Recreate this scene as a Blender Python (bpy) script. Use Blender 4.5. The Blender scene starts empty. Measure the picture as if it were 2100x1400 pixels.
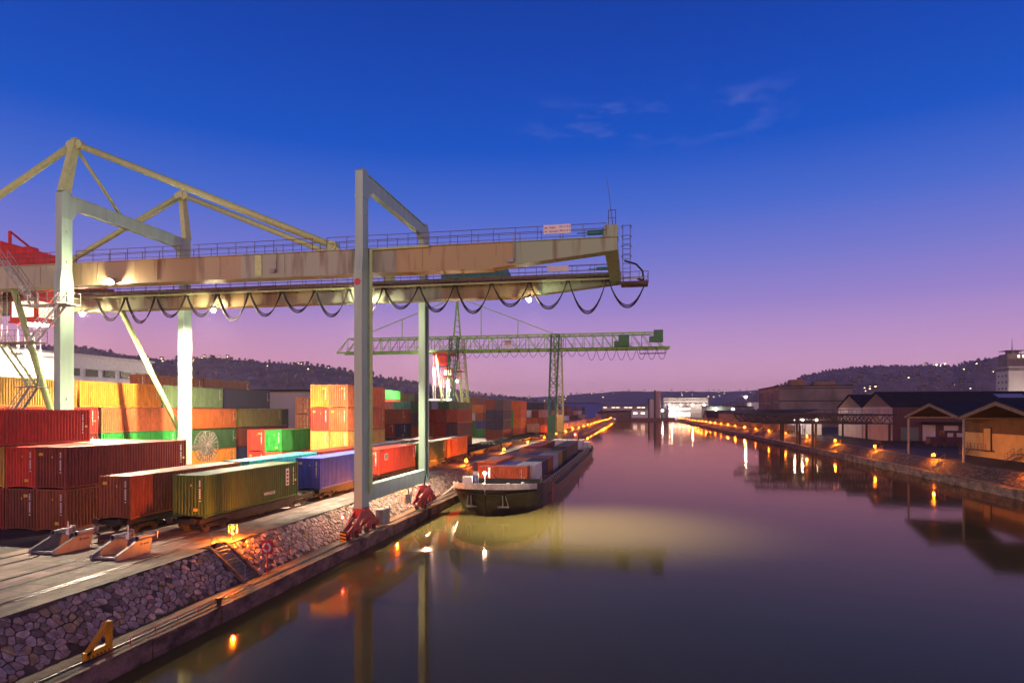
import bpy, math, random
from mathutils import Vector, Matrix
random.seed(7)
S = bpy.context.scene
COL = S.collection
R = math.radians
# ------------------------------------------------------------------ camera (zero pitch, shifted lens)
TH = R(10.65); CT, ST = math.cos(TH), math.sin(TH); FPX = 1330.0; HC = 11.0
cam = bpy.data.cameras.new("camera"); camo = bpy.data.objects.new("camera", cam); COL.objects.link(camo)
camo.location = (0, 0, HC); camo.rotation_euler = (R(90), 0, TH)
cam.sensor_width = 36; cam.lens = FPX / 2100 * 36; cam.shift_y = 143 / 2100
cam.clip_start = 0.3; cam.clip_end = 20000
S.camera = camo
S.render.resolution_x = 1024; S.render.resolution_y = 682
S.view_settings.view_transform = 'Standard'; S.view_settings.look = 'None'
S.view_settings.exposure = 0; S.view_settings.gamma = 1
S.render.engine = 'CYCLES'
S.cycles.max_bounces = 6; S.cycles.diffuse_bounces = 3; S.cycles.glossy_bounces = 4
S.cycles.volume_bounces = 0; S.cycles.transmission_bounces = 3
S.cycles.sample_clamp_indirect = 3; S.cycles.sample_clamp_direct = 0
S.cycles.use_denoising = True
S.cycles.caustics_reflective = False; S.cycles.caustics_refractive = False

def at(px, py, d):
    """world point seen at photo pixel, at depth d (metres along the view axis) - for far terrain"""
    r = (px - 1050) / FPX * d
    return Vector((r * CT - d * ST, r * ST + d * CT, HC - (py - 843) / FPX * d))

# ------------------------------------------------------------------ materials
def new_mat(name):
    m = bpy.data.materials.new(name); m.use_nodes = True
    nt = m.node_tree; b = nt.nodes["Principled BSDF"]
    return m, nt, b
def noise_col(nt, c1, c2, scale=3.0, detail=6, stretch=(1, 1, 1), lo=.35, hi=.65, rough=.6):
    tc = nt.nodes.new("ShaderNodeTexCoord"); mp = nt.nodes.new("ShaderNodeMapping")
    mp.inputs['Scale'].default_value = stretch
    nz = nt.nodes.new("ShaderNodeTexNoise"); nz.inputs['Scale'].default_value = scale
    nz.inputs['Detail'].default_value = detail; nz.inputs['Roughness'].default_value = rough
    rp = nt.nodes.new("ShaderNodeValToRGB")
    rp.color_ramp.elements[0].position = lo; rp.color_ramp.elements[1].position = hi
    rp.color_ramp.elements[0].color = (*c1, 1); rp.color_ramp.elements[1].color = (*c2, 1)
    L = nt.links.new
    L(tc.outputs['Object'], mp.inputs['Vector']); L(mp.outputs[0], nz.inputs['Vector'])
    L(nz.outputs['Fac'], rp.inputs['Fac'])
    return rp, nz, tc
def mat(name, c, rough=.55, metal=0.0, var=.25, scale=2.5, stretch=(1, 1, 1), bump=0.0, spec=.4, c2=None, lo=.35, hi=.65):
    m, nt, b = new_mat(name)
    c2 = c2 or tuple(min(1, v * (1 + var)) for v in c); c1 = c if c2 is not None and var == 0 else tuple(v * (1 - var) for v in c)
    rp, nz, tc = noise_col(nt, c1, c2, scale, stretch=stretch, lo=lo, hi=hi)
    nt.links.new(rp.outputs[0], b.inputs['Base Color'])
    b.inputs['Roughness'].default_value = rough; b.inputs['Metallic'].default_value = metal
    b.inputs['Specular IOR Level'].default_value = spec
    if bump:
        bp = nt.nodes.new("ShaderNodeBump"); bp.inputs['Strength'].default_value = bump; bp.inputs['Distance'].default_value = .05
        nt.links.new(nz.outputs['Fac'], bp.inputs['Height']); nt.links.new(bp.outputs[0], b.inputs['Normal'])
    return m
def emis(name, c, s):
    m, nt, b = new_mat(name)
    b.inputs['Base Color'].default_value = (*c, 1)
    b.inputs['Emission Color'].default_value = (*c, 1); b.inputs['Emission Strength'].default_value = s
    return m
def paint_mat():
    """container paint: colour of the object, faded and dirty in patches, rust streaks"""
    m, nt, b = new_mat("container_paint"); L = nt.links.new; N = nt.nodes.new
    oi = N("ShaderNodeObjectInfo"); tc = N("ShaderNodeTexCoord")
    mp = N("ShaderNodeMapping"); mp.inputs['Scale'].default_value = (1.2, 1.2, .35)
    ad = N("ShaderNodeVectorMath"); ad.operation = 'ADD'
    sc = N("ShaderNodeVectorMath"); sc.operation = 'SCALE'; sc.inputs['Scale'].default_value = 57.0
    cb = N("ShaderNodeCombineXYZ")
    L(oi.outputs['Random'], cb.inputs[0]); L(oi.outputs['Random'], cb.inputs[1]); L(cb.outputs[0], sc.inputs[0])
    L(tc.outputs['Object'], ad.inputs[0]); L(sc.outputs[0], ad.inputs[1]); L(ad.outputs[0], mp.inputs[0])
    nz = N("ShaderNodeTexNoise"); nz.inputs['Scale'].default_value = 1.6; nz.inputs['Detail'].default_value = 8; nz.inputs['Roughness'].default_value = .68
    L(mp.outputs[0], nz.inputs['Vector'])
    r1 = N("ShaderNodeMapRange"); r1.inputs[1].default_value = .3; r1.inputs[2].default_value = .7; r1.inputs[3].default_value = .62; r1.inputs[4].default_value = 1.3
    L(nz.outputs['Fac'], r1.inputs[0])
    mx = N("ShaderNodeVectorMath"); mx.operation = 'SCALE'; L(oi.outputs['Color'], mx.inputs[0]); L(r1.outputs[0], mx.inputs['Scale'])
    r2 = N("ShaderNodeMapRange"); r2.inputs[1].default_value = .58; r2.inputs[2].default_value = .75; r2.inputs[3].default_value = 0; r2.inputs[4].default_value = .7
    n2 = N("ShaderNodeTexNoise"); n2.inputs['Scale'].default_value = 5; n2.inputs['Detail'].default_value = 6
    L(mp.outputs[0], n2.inputs['Vector']); L(n2.outputs['Fac'], r2.inputs[0])
    mix = N("ShaderNodeMix"); mix.data_type = 'RGBA'
    L(r2.outputs[0], mix.inputs['Factor']); L(mx.outputs[0], mix.inputs['A']); mix.inputs['B'].default_value = (.09, .035, .015, 1)
    L(mix.outputs['Result'], b.inputs['Base Color'])
    bp = N("ShaderNodeBump"); bp.inputs['Strength'].default_value = .5; bp.inputs['Distance'].default_value = .06
    n3 = N("ShaderNodeTexNoise"); n3.inputs['Scale'].default_value = 1.1; n3.inputs['Detail'].default_value = 3; L(ad.outputs[0], n3.inputs['Vector']); L(n3.outputs['Fac'], bp.inputs['Height']); L(bp.outputs[0], b.inputs['Normal'])
    b.inputs['Roughness'].default_value = .5; b.inputs['Specular IOR Level'].default_value = .35
    return m
M = {}
M['paint'] = paint_mat()
M['hollow_shade'] = mat('painted_hollow_shade', (.012, .01, .009), .9)
M['marking'] = mat('white_marking_paint', (.72, .7, .66), .6, var=.1)
M['yellow_plate'] = mat('yellow_plate', (.7, .42, .04), .5, var=.1)
M['casting'] = mat('corner_casting_steel', (.3, .22, .1), .6)
M['wagon'] = mat('wagon_steel', (.02, .015, .012), .6, var=.5, scale=1.5)
M['wheel'] = mat('wheel_steel', (.09, .06, .045), .5, .5)
M['rail'] = mat('rail_steel', (.28, .25, .24), .3, .8)
M['leg'] = mat('pale_green_paint', (.36, .54, .41), .45, var=.12, scale=.7, stretch=(2, 2, .2), lo=.3, hi=.65)
M['yellow_green'] = mat('yellow_green_tube_paint', (.52, .66, .26), .4, var=.1)
M['railing'] = mat('railing_paint', (.12, .075, .07), .6)
M['steel_grey'] = mat('galvanised_steel', (.3, .3, .28), .5, .3)
M['reel'] = mat('reel_steel', (.13, .11, .09), .6)
M['cable'] = mat('black_rubber', (.018, .016, .015), .5)
M['red'] = mat('red_machine_paint', (.62, .03, .025), .4, var=.2)
M['pinkred'] = mat('faded_red_paint', (.5, .07, .08), .45, var=.25)
M['teal'] = mat('teal_green_paint', (.05, .24, .19), .5)
M['white'] = mat('white_paint', (.72, .7, .66), .5, var=.12)
M['sign'] = mat('sign_white', (.75, .72, .68), .5, var=.05)
M['ink'] = mat('sign_ink', (.03, .02, .018), .6)
M['ink_red'] = mat('sign_ink_red', (.3, .03, .02), .6)
M['ink_blue'] = mat('sign_blue', (.03, .05, .25), .5)
M['yellow'] = mat('yellow_paint', (.78, .33, .015), .45, var=.15)
M['black'] = mat('black_paint', (.012, .012, .012), .5)
M['green2'] = mat('green_lattice_paint', (.26, .60, .10), .5, var=.2)
M['green2d'] = mat('dark_green_paint', (.05, .20, .07), .5)
M['buffer'] = mat('buffer_grey_paint', (.22, .20, .215), .4, .2, var=.12)
M['glass'] = mat('dark_glass', (.02, .025, .03), .08, spec=.8)
M['lamp_warm'] = emis('sodium_lamp', (1.0, .20, .001), 260)
M['lamp_white'] = emis('floodlight_lens', (1.0, .84, .56), 2200)
M['lamp_soft'] = emis('floodlight_lens_soft', (1.0, .86, .62), 420)
M['lamp_small'] = emis('white_lamp', (1.0, .9, .72), 900)
M['lamp_red'] = emis('red_lamp', (1.0, .05, .03), 120)
M['lamp_town'] = emis('town_lamp', (1.0, .74, .42), 9)
M['lamp_far'] = emis('far_floodlight', (1.0, .9, .75), 500)
M['earth'] = mat('earthy_mortar', (.125, .08, .06), .95, var=.5, scale=1.4, bump=.6)
M['win_lit'] = emis('lit_window', (1.0, .8, .5), 2.2)
M['win_white'] = emis('lit_window_white', (1.0, .92, .78), 3.0)
M['win_cool'] = emis('lit_window_cool', (.75, .95, .9), 3.0)

def girder_mat():
    m, nt, b = new_mat("girder_paint"); L = nt.links.new; N = nt.nodes.new
    tc = N("ShaderNodeTexCoord"); sx = N("ShaderNodeSeparateXYZ"); L(tc.outputs['Object'], sx.inputs[0])
    mr = N("ShaderNodeMapRange"); mr.inputs[1].default_value = -62; mr.inputs[2].default_value = -1
    L(sx.outputs['X'], mr.inputs[0])
    rp = N("ShaderNodeValToRGB"); rp.color_ramp.interpolation = 'CONSTANT'
    e = rp.color_ramp.elements
    e[0].position = 0; e[0].color = (.46, .48, .29, 1); e[1].position = .19; e[1].color = (.39, .31, .16, 1)
    for p, c in ((.30, (.30, .21, .09)), (.40, (.40, .34, .17)), (.47, (.35, .42, .28)), (.66, (.29, .34, .22)), (.70, (.40, .33, .13)), (.86, (.30, .42, .23))):
        q = e.new(p); q.color = (*c, 1)
    L(mr.outputs[0], rp.inputs[0])
    mp = N("ShaderNodeMapping"); mp.inputs['Scale'].default_value = (1.0, 1.0, .12); L(tc.outputs['Object'], mp.inputs[0])
    nz = N("ShaderNodeTexNoise"); nz.inputs['Scale'].default_value = 1.3; nz.inputs['Detail'].default_value = 7; L(mp.outputs[0], nz.inputs['Vector'])
    r2 = N("ShaderNodeMapRange"); r2.inputs[1].default_value = .53; r2.inputs[2].default_value = .75; r2.inputs[4].default_value = .85; L(nz.outputs['Fac'], r2.inputs[0])
    mix = N("ShaderNodeMix"); mix.data_type = 'RGBA'; L(r2.outputs[0], mix.inputs['Factor']); L(rp.outputs[0], mix.inputs['A'])
    mix.inputs['B'].default_value = (.13, .055, .02, 1)
    L(mix.outputs['Result'], b.inputs['Base Color']); b.inputs['Roughness'].default_value = .5
    return m
M['girder'] = girder_mat()

def stone_mat(name, dark=1.0, scale=2.0):
    m, nt, b = new_mat(name); L = nt.links.new; N = nt.nodes.new
    tc = N("ShaderNodeTexCoord")
    nzv = N("ShaderNodeTexNoise"); nzv.inputs['Scale'].default_value = 2.2; nzv.inputs['Detail'].default_value = 3
    L(tc.outputs['Object'], nzv.inputs['Vector'])
    vm = N("ShaderNodeVectorMath"); vm.operation = 'SCALE'; vm.inputs['Scale'].default_value = .2; L(nzv.outputs['Color'], vm.inputs[0])
    va = N("ShaderNodeVectorMath"); va.operation = 'ADD'; L(tc.outputs['Object'], va.inputs[0]); L(vm.outputs[0], va.inputs[1])
    v1 = N("ShaderNodeTexVoronoi"); v1.inputs['Scale'].default_value = scale; L(va.outputs[0], v1.inputs['Vector'])
    v2 = N("ShaderNodeTexVoronoi"); v2.feature = 'DISTANCE_TO_EDGE'; v2.inputs['Scale'].default_value = scale; L(va.outputs[0], v2.inputs['Vector'])
    bw = N("ShaderNodeSeparateColor"); L(v1.outputs['Color'], bw.inputs[0])
    rp = N("ShaderNodeValToRGB"); e = rp.color_ramp.elements
    e[0].color = (.14 * dark, .085 * dark, .075 * dark, 1); e[1].color = (.52 * dark, .39 * dark, .35 * dark, 1)
    q = e.new(.35); q.color = (.36 * dark, .265 * dark, .25 * dark, 1); q = e.new(.7); q.color = (.42 * dark, .32 * dark, .31 * dark, 1)
    q = e.new(.82); q.color = (.33 * dark, .24 * dark, .14 * dark, 1)
    L(bw.outputs[0], rp.inputs[0])
    nz = N("ShaderNodeTexNoise"); nz.inputs['Scale'].default_value = 9; nz.inputs['Detail'].default_value = 8; L(tc.outputs['Object'], nz.inputs['Vector'])
    mr = N("ShaderNodeMapRange"); mr.inputs[1].default_value = .25; mr.inputs[2].default_value = .75; mr.inputs[3].default_value = .55; mr.inputs[4].default_value = 1.35; L(nz.outputs['Fac'], mr.inputs[0])
    ms = N("ShaderNodeVectorMath"); ms.operation = 'SCALE'; L(rp.outputs[0], ms.inputs[0]); L(mr.outputs[0], ms.inputs['Scale'])
    # mortar width varies
    nw = N("ShaderNodeTexNoise"); nw.inputs['Scale'].default_value = .7; nw.inputs['Detail'].default_value = 4; L(tc.outputs['Object'], nw.inputs['Vector'])
    mw = N("ShaderNodeMapRange"); mw.inputs[1].default_value = .35; mw.inputs[2].default_value = .7; mw.inputs[3].default_value = .10; mw.inputs[4].default_value = .34; L(nw.outputs['Fac'], mw.inputs[0])
    dv = N("ShaderNodeMath"); dv.operation = 'DIVIDE'; L(v2.outputs['Distance'], dv.inputs[0]); L(mw.outputs[0], dv.inputs[1])
    pw = N("ShaderNodeMath"); pw.operation = 'POWER'; pw.use_clamp = True; L(dv.outputs[0], pw.inputs[0]); pw.inputs[1].default_value = 3.0
    mix = N("ShaderNodeMix"); mix.data_type = 'RGBA'; L(pw.outputs[0], mix.inputs['Factor']); mix.inputs['A'].default_value = (.095 * dark, .06 * dark, .046 * dark, 1); L(ms.outputs[0], mix.inputs['B'])
    # earth, moss and weather patches
    np_ = N("ShaderNodeTexNoise"); np_.inputs['Scale'].default_value = .55; np_.inputs['Detail'].default_value = 9; np_.inputs['Roughness'].default_value = .7; L(tc.outputs['Object'], np_.inputs['Vector'])
    rpp = N("ShaderNodeMapRange"); rpp.inputs[1].default_value = .52; rpp.inputs[2].default_value = .68; rpp.inputs[4].default_value = .55; L(np_.outputs['Fac'], rpp.inputs[0])
    mx3 = N("ShaderNodeMix"); mx3.data_type = 'RGBA'; L(rpp.outputs[0], mx3.inputs['Factor']); L(mix.outputs['Result'], mx3.inputs['A']); mx3.inputs['B'].default_value = (.075 * dark, .058 * dark, .035 * dark, 1)
    L(mx3.outputs['Result'], b.inputs['Base Color']); b.inputs['Roughness'].default_value = .75
    bp = N("ShaderNodeBump"); bp.inputs['Strength'].default_value = 1.0; bp.inputs['Distance'].default_value = .12
    ah = N("ShaderNodeMath"); ah.operation = 'MULTIPLY_ADD'; L(nz.outputs['Fac'], ah.inputs[0]); ah.inputs[1].default_value = .35; L(pw.outputs[0], ah.inputs[2])
    L(ah.outputs[0], bp.inputs['Height']); L(bp.outputs[0], b.inputs['Normal'])
    return m
M['stone'] = stone_mat('rubble_stone_paving')
M['bank'] = stone_mat('overgrown_stone_bank', .42, 1.6)

def concrete_mat(name, c, c2, joints=True, scale=.35, rough=.75):
    m, nt, b = new_mat(name); L = nt.links.new; N = nt.nodes.new
    rp, nz, tc = noise_col(nt, c, c2, scale, 9, (1, .6, 1), .36, .62, .65)
    n2 = N("ShaderNodeTexNoise"); n2.inputs['Scale'].default_value = 14; n2.inputs['Detail'].default_value = 6; L(tc.outputs['Object'], n2.inputs['Vector'])
    mr = N("ShaderNodeMapRange"); mr.inputs[1].default_value = .3; mr.inputs[2].default_value = .7; mr.inputs[3].default_value = .75; mr.inputs[4].default_value = 1.15; L(n2.outputs['Fac'], mr.inputs[0])
    ms = N("ShaderNodeVectorMath"); ms.operation = 'SCALE'; L(rp.outputs[0], ms.inputs[0]); L(mr.outputs[0], ms.inputs['Scale'])
    ns = N("ShaderNodeTexNoise"); ns.inputs['Scale'].default_value = .9; ns.inputs['Detail'].default_value = 10; ns.inputs['Roughness'].default_value = .7
    mps = N("ShaderNodeMapping"); mps.inputs['Scale'].default_value = (1, .3, 1); mps.inputs['Location'].default_value = (7, 3, 1); L(tc.outputs['Object'], mps.inputs[0]); L(mps.outputs[0], ns.inputs['Vector'])
    rs = N("ShaderNodeMapRange"); rs.inputs[1].default_value = .5; rs.inputs[2].default_value = .64; rs.inputs[3].default_value = 1.0; rs.inputs[4].default_value = .38; L(ns.outputs['Fac'], rs.inputs[0])
    mst = N("ShaderNodeVectorMath"); mst.operation = 'SCALE'; L(ms.outputs[0], mst.inputs[0]); L(rs.outputs[0], mst.inputs['Scale'])
    last = mst.outputs[0]
    if joints:
        br = N("ShaderNodeTexBrick"); br.inputs['Scale'].default_value = .22; br.inputs['Mortar Size'].default_value = .006
        br.inputs['Color1'].default_value = (1, 1, 1, 1); br.inputs['Color2'].default_value = (.5, .49, .52, 1); br.inputs['Mortar'].default_value = (.3, .27, .25, 1)
        L(tc.outputs['Object'], br.inputs['Vector'])
        mm = N("ShaderNodeVectorMath"); mm.operation = 'MULTIPLY'; L(last, mm.inputs[0]); L(br.outputs['Color'], mm.inputs[1]); last = mm.outputs[0]
    L(last, b.inputs['Base Color']); b.inputs['Roughness'].default_value = rough
    bp = N("ShaderNodeBump"); bp.inputs['Strength'].default_value = .25; bp.inputs['Distance'].default_value = .02; L(n2.outputs['Fac'], bp.inputs['Height']); L(bp.outputs[0], b.inputs['Normal'])
    return m
M['concrete'] = concrete_mat('yard_concrete', (.13, .085, .072), (.47, .31, .265))
M['ledge'] = concrete_mat('ledge_concrete', (.06, .038, .028), (.23, .15, .11), False, .8)
M['wall'] = concrete_mat('stained_wall_concrete', (.07, .04, .028), (.34, .19, .13), False, 1.1)
M['kerb'] = concrete_mat('kerb_concrete', (.13, .10, .09), (.32, .27, .25), False, .9)
M['asphalt'] = mat('yard_asphalt', (.05, .045, .045), .8, var=.4, scale=.4)
M['soil'] = mat('dark_ground', (.05, .04, .035), .9, var=.5, scale=.15)

def water_mat():
    """murky brown harbour water: diffuse body under a slightly rough reflecting surface"""
    m = bpy.data.materials.new("harbour_water"); m.use_nodes = True; nt = m.node_tree; L = nt.links.new; N = nt.nodes.new
    nt.nodes.remove(nt.nodes["Principled BSDF"])
    df = N("ShaderNodeBsdfDiffuse"); df.inputs['Color'].default_value = (.125, .105, .036, 1)
    gl = N("ShaderNodeBsdfGlossy"); gl.inputs['Color'].default_value = (.98, .65, .50, 1); gl.inputs['Roughness'].default_value = .08
    fr = N("ShaderNodeFresnel"); fr.inputs['IOR'].default_value = 1.30
    tc = N("ShaderNodeTexCoord")
    nz = N("ShaderNodeTexNoise"); nz.inputs['Scale'].default_value = .35; nz.inputs['Detail'].default_value = 3; L(tc.outputs['Object'], nz.inputs['Vector'])
    n2 = N("ShaderNodeTexNoise"); n2.inputs['Scale'].default_value = .02; n2.inputs['Detail'].default_value = 4; L(tc.outputs['Object'], n2.inputs['Vector'])
    rr_ = N("ShaderNodeMapRange"); rr_.inputs[1].default_value = .35; rr_.inputs[2].default_value = .65; rr_.inputs[3].default_value = .055; rr_.inputs[4].default_value = .075
    L(n2.outputs['Fac'], rr_.inputs[0]); L(rr_.outputs[0], gl.inputs['Roughness'])
    bp = N("ShaderNodeBump"); bp.inputs['Strength'].default_value = .06; bp.inputs['Distance'].default_value = .1
    L(nz.outputs['Fac'], bp.inputs['Height']); L(bp.outputs[0], gl.inputs['Normal'])
    mx = N("ShaderNodeMixShader"); L(fr.outputs[0], mx.inputs[0]); L(df.outputs[0], mx.inputs[1]); L(gl.outputs[0], mx.inputs[2])
    L(mx.outputs[0], nt.nodes['Material Output'].inputs['Surface'])
    return m
M['water'] = water_mat()

# ------------------------------------------------------------------ mesh building
class MB:
    def __init__(s): s.v = []; s.f = []; s.mi = []; s.cur = 0
    def mat(s, i): s.cur = i; return s
    def add(s, vs, fs):
        o = len(s.v); s.v.extend([tuple(p) for p in vs])
        for f in fs: s.f.append(tuple(o + i for i in f)); s.mi.append(s.cur)
        return s
    def box(s, x0, x1, y0, y1, z0, z1):
        return s.add([(x0, y0, z0), (x1, y0, z0), (x1, y1, z0), (x0, y1, z0), (x0, y0, z1), (x1, y0, z1), (x1, y1, z1), (x0, y1, z1)],
                     [(0, 3, 2, 1), (4, 5, 6, 7), (0, 1, 5, 4), (1, 2, 6, 5), (2, 3, 7, 6), (3, 0, 4, 7)])
    def quad(s, a, b, c, d): return s.add([a, b, c, d], [(0, 1, 2, 3)])
    def frame(s, p, q):
        p = Vector(p); q = Vector(q); d = (q - p).normalized()
        up = Vector((0, 0, 1)) if abs(d.z) < .95 else Vector((1, 0, 0))
        a = d.cross(up).normalized(); b = a.cross(d).normalized()
        return p, q, a, b
    def beam(s, p, q, w, h=None):
        h = h or w; p, q, a, b = s.frame(p, q); a = a * w / 2; b = b * h / 2
        vs = [p - a - b, p + a - b, p + a + b, p - a + b, q - a - b, q + a - b, q + a + b, q - a + b]
        return s.add(vs, [(3, 2, 1, 0), (4, 5, 6, 7), (0, 1, 5, 4), (1, 2, 6, 5), (2, 3, 7, 6), (3, 0, 4, 7)])
    def tube(s, p, q, r, n=10, r2=None):
        r2 = r if r2 is None else r2
        p, q, a, b = s.frame(p, q); vs = []
        for c, rr in ((p, r), (q, r2)):
            for k in range(n):
                t = 2 * math.pi * k / n; vs.append(c + a * rr * math.cos(t) + b * rr * math.sin(t))
        fs = [(k, (k + 1) % n, n + (k + 1) % n, n + k) for k in range(n)] + [tuple(range(n))[::-1], tuple(range(n, 2 * n))]
        return s.add(vs, fs)
    def path(s, pts, r, n=6):
        for a, b in zip(pts, pts[1:]): s.tube(a, b, r, n)
        return s
    def prism(s, poly, axis, a0, a1):
        """poly: 2-d points; axis: extruded axis 0/1/2"""
        n = len(poly); vs = []
        for a in (a0, a1):
            for u, w in poly:
                vs.append({0: (a, u, w), 1: (u, a, w), 2: (u, w, a)}[axis])
        return s.add(vs, [(k, (k + 1) % n, n + (k + 1) % n, n + k) for k in range(n)] + [tuple(range(n))[::-1], tuple(range(n, 2 * n))])
    def sphere(s, c, r, n=10, m=6, sz=1.0):
        vs = []; fs = []
        for i in range(m + 1):
            ph = math.pi * i / m
            for k in range(n):
                t = 2 * math.pi * k / n
                vs.append((c[0] + r * math.sin(ph) * math.cos(t), c[1] + r * math.sin(ph) * math.sin(t), c[2] + sz * r * math.cos(ph)))
        for i in range(m):
            for k in range(n):
                fs.append((i * n + k, (i + 1) * n + k, (i + 1) * n + (k + 1) % n, i * n + (k + 1) % n))
        return s.add(vs, fs)
    def wave(s, origin, u, w, nrm, length, height, period, depth):
        """corrugated sheet: u = run direction, w = height direction, outward nrm"""
        O = Vector(origin); u = Vector(u); w = Vector(w); nrm = Vector(nrm)
        k = max(1, round(length / period)); p = length / k; prof = []
        for i in range(k):
            t = i * p
            prof += [(t, 0), (t + p * .27, 0), (t + p * .45, -depth), (t + p * .77, -depth), (t + p * .95, 0)]
        prof.append((length, 0))
        vs = [];
        for t, d in prof: vs += [O + u * t + nrm * d, O + u * t + nrm * d + w * height]
        fs = [(2 * i, 2 * i + 2, 2 * i + 3, 2 * i + 1) for i in range(len(prof) - 1)]
        return s.add(vs, fs)
    def mesh(s, name, mats):
        me = bpy.data.meshes.new(name); me.from_pydata(s.v, [], s.f)
        for m in (mats if isinstance(mats, (list, tuple)) else [mats]): me.materials.append(M[m] if isinstance(m, str) else m)
        if any(s.mi): me.polygons.foreach_set('material_index', s.mi)
        me.update(); return me
    def build(s, name, mats, parent=None, smooth=False):
        o = bpy.data.objects.new(name, s.mesh(name, mats)); COL.objects.link(o)
        if parent: o.parent = parent
        if smooth: o.data.polygons.foreach_set('use_smooth', [True] * len(o.data.polygons))
        return o
def tag(o, label=None, cat=None, group=None, kind=None):
    if label: o['label'] = label
    if cat: o['category'] = cat
    if group: o['group'] = group
    if kind: o['kind'] = kind
    return o
def empty(name, loc, label, cat, group=None, rz=0):
    o = bpy.data.objects.new(name, None); COL.objects.link(o); o.location = loc; o.rotation_euler = (0, 0, rz)
    o.empty_display_size = .5
    return tag(o, label, cat, group)
def copy_tree(o, parent=None):
    c = o.copy(); COL.objects.link(c)
    if parent: c.parent = parent
    for ch in list(o.children): copy_tree(ch, c)
    return c
def text(name, s, size, loc, rot, m, parent, align='LEFT', ext=.01):
    cu = bpy.data.curves.new(name, 'FONT'); cu.body = s; cu.size = size; cu.align_x = align; cu.extrude = ext; cu.resolution_u = 2
    t = bpy.data.objects.new(name, cu)
    me = bpy.data.meshes.new_from_object(t); bpy.data.objects.remove(t)
    me.materials.clear(); me.materials.append(M[m])
    o = bpy.data.objects.new(name, me); COL.objects.link(o); o.location = loc; o.rotation_euler = rot
    if parent: o.parent = parent
    return o

# ------------------------------------------------------------------ setting: ground, banks, water
ZG = 2.75; XQ = -21.0; XTOP = -24.8; XFOOT = -22.75; ZL = .92
Y0, YE, YB = -60, 782, -60
FAR = 6500
g = MB()
g.quad((-5500, YB, ZG), (XTOP - 2.2, YB, ZG), (XTOP - 2.2, YE + 3, ZG), (-5500, YE + 3, ZG))
g.quad((52.5, YB, ZG), (5500, YB, ZG), (5500, YE + 3, ZG), (52.5, YE + 3, ZG))
g.quad((-5500, YE + 3, ZG), (5500, YE + 3, ZG), (5500, FAR, ZG), (-5500, FAR, ZG))
tag(g.build('ground', 'soil'), kind='structure')
w = MB(); w.quad((XQ - .4, YB, 0), (49.5, YB, 0), (49.5, YE + 2, 0), (XQ - .4, YE + 2, 0)); tag(w.build('water', 'water'), kind='structure')
w = MB(); w.quad((XQ - .4, YB, -4), (49.5, YB, -4), (49.5, YE + 2, -4), (XQ - .4, YE + 2, -4)); tag(w.build('harbour_bed', 'soil'), kind='structure')
y = MB(); y.box(-62, XTOP - .9, YB + 1, YE, ZG - .3, ZG + .004); tag(y.build('yard_paving', 'concrete'), kind='structure')
y = MB(); y.quad((-240, 30, ZG + .012), (-35.9, 30, ZG + .012), (-35.9, 640, ZG + .012), (-240, 640, ZG + .012)); tag(y.build('yard_road', 'asphalt'), kind='structure')

# left stone embankment with the gap for the stair (Y 33.2..35.2), kerb on top
SY0, SY1 = 34.6, 36.4
def slope_z(x): return ZL + (x - XFOOT) / (XTOP - XFOOT) * (ZG - ZL)
def embank(y0, y1, n, mname, x0, z0, x1, z1, seed):
    m = MB(); rnd = random.Random(seed); nx = 8
    ys = [y0 + (y1 - y0) * i / n for i in range(n + 1)]
    vs = []; fs = []
    for yy in ys:
        for j in range(nx + 1):
            t = j / nx; b = 0 if j in (0, nx) else rnd.uniform(-.02, .02)
            vs.append((x0 + (x1 - x0) * t + b * .6, yy, z0 + (z1 - z0) * t + b))
    for i in range(n):
        for j in range(nx):
            a = i * (nx + 1) + j; fs.append((a, a + 1, a + nx + 2, a + nx + 1))
    m.add(vs, fs)
    # buried flank sides
    return m
e1 = embank(YB, SY0, 170, 'stone', XFOOT, ZL - .02, XTOP, ZG, 1)
e1.add([(XFOOT, SY0, ZL - .1), (XTOP, SY0, ZG), (XTOP, SY0, ZL - .1)], [(0, 1, 2)])
tag(e1.build('stone_embankment', 'earth'), kind='structure')
e2 = embank(SY1, 92, 90, 'stone', XFOOT, ZL - .02, XTOP, ZG, 2)
e2.add([(XFOOT, SY1, ZL - .1), (XTOP, SY1, ZG), (XTOP, SY1, ZL - .1)], [(0, 1, 2)])
tag(e2.build('stone_embankment', 'earth'), kind='structure')
tag(embank(92, YE, 340, 'stone', XFOOT, ZL - .02, XTOP, ZG, 4).build('stone_embankment', 'stone'), kind='structure')
STONES = [mat('rubble_stone', c, .8, var=.35, scale=3.5, bump=.5) for c in ((.48, .32, .265), (.40, .27, .225), (.33, .215, .18), (.52, .37, .32), (.42, .27, .15), (.36, .27, .25), (.26, .17, .14))]
for i_, st_m in enumerate(STONES): M[f'rubble{i_}'] = st_m
def clip(poly, px, py, nx, ny):
    out = []
    for i in range(len(poly)):
        a, b = poly[i], poly[(i + 1) % len(poly)]
        da = (a[0] - px) * nx + (a[1] - py) * ny; db = (b[0] - px) * nx + (b[1] - py) * ny
        if da <= 0: out.append(a)
        if da * db < 0: t = da / (da - db); out.append((a[0] + (b[0] - a[0]) * t, a[1] + (b[1] - a[1]) * t))
    return out
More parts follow.
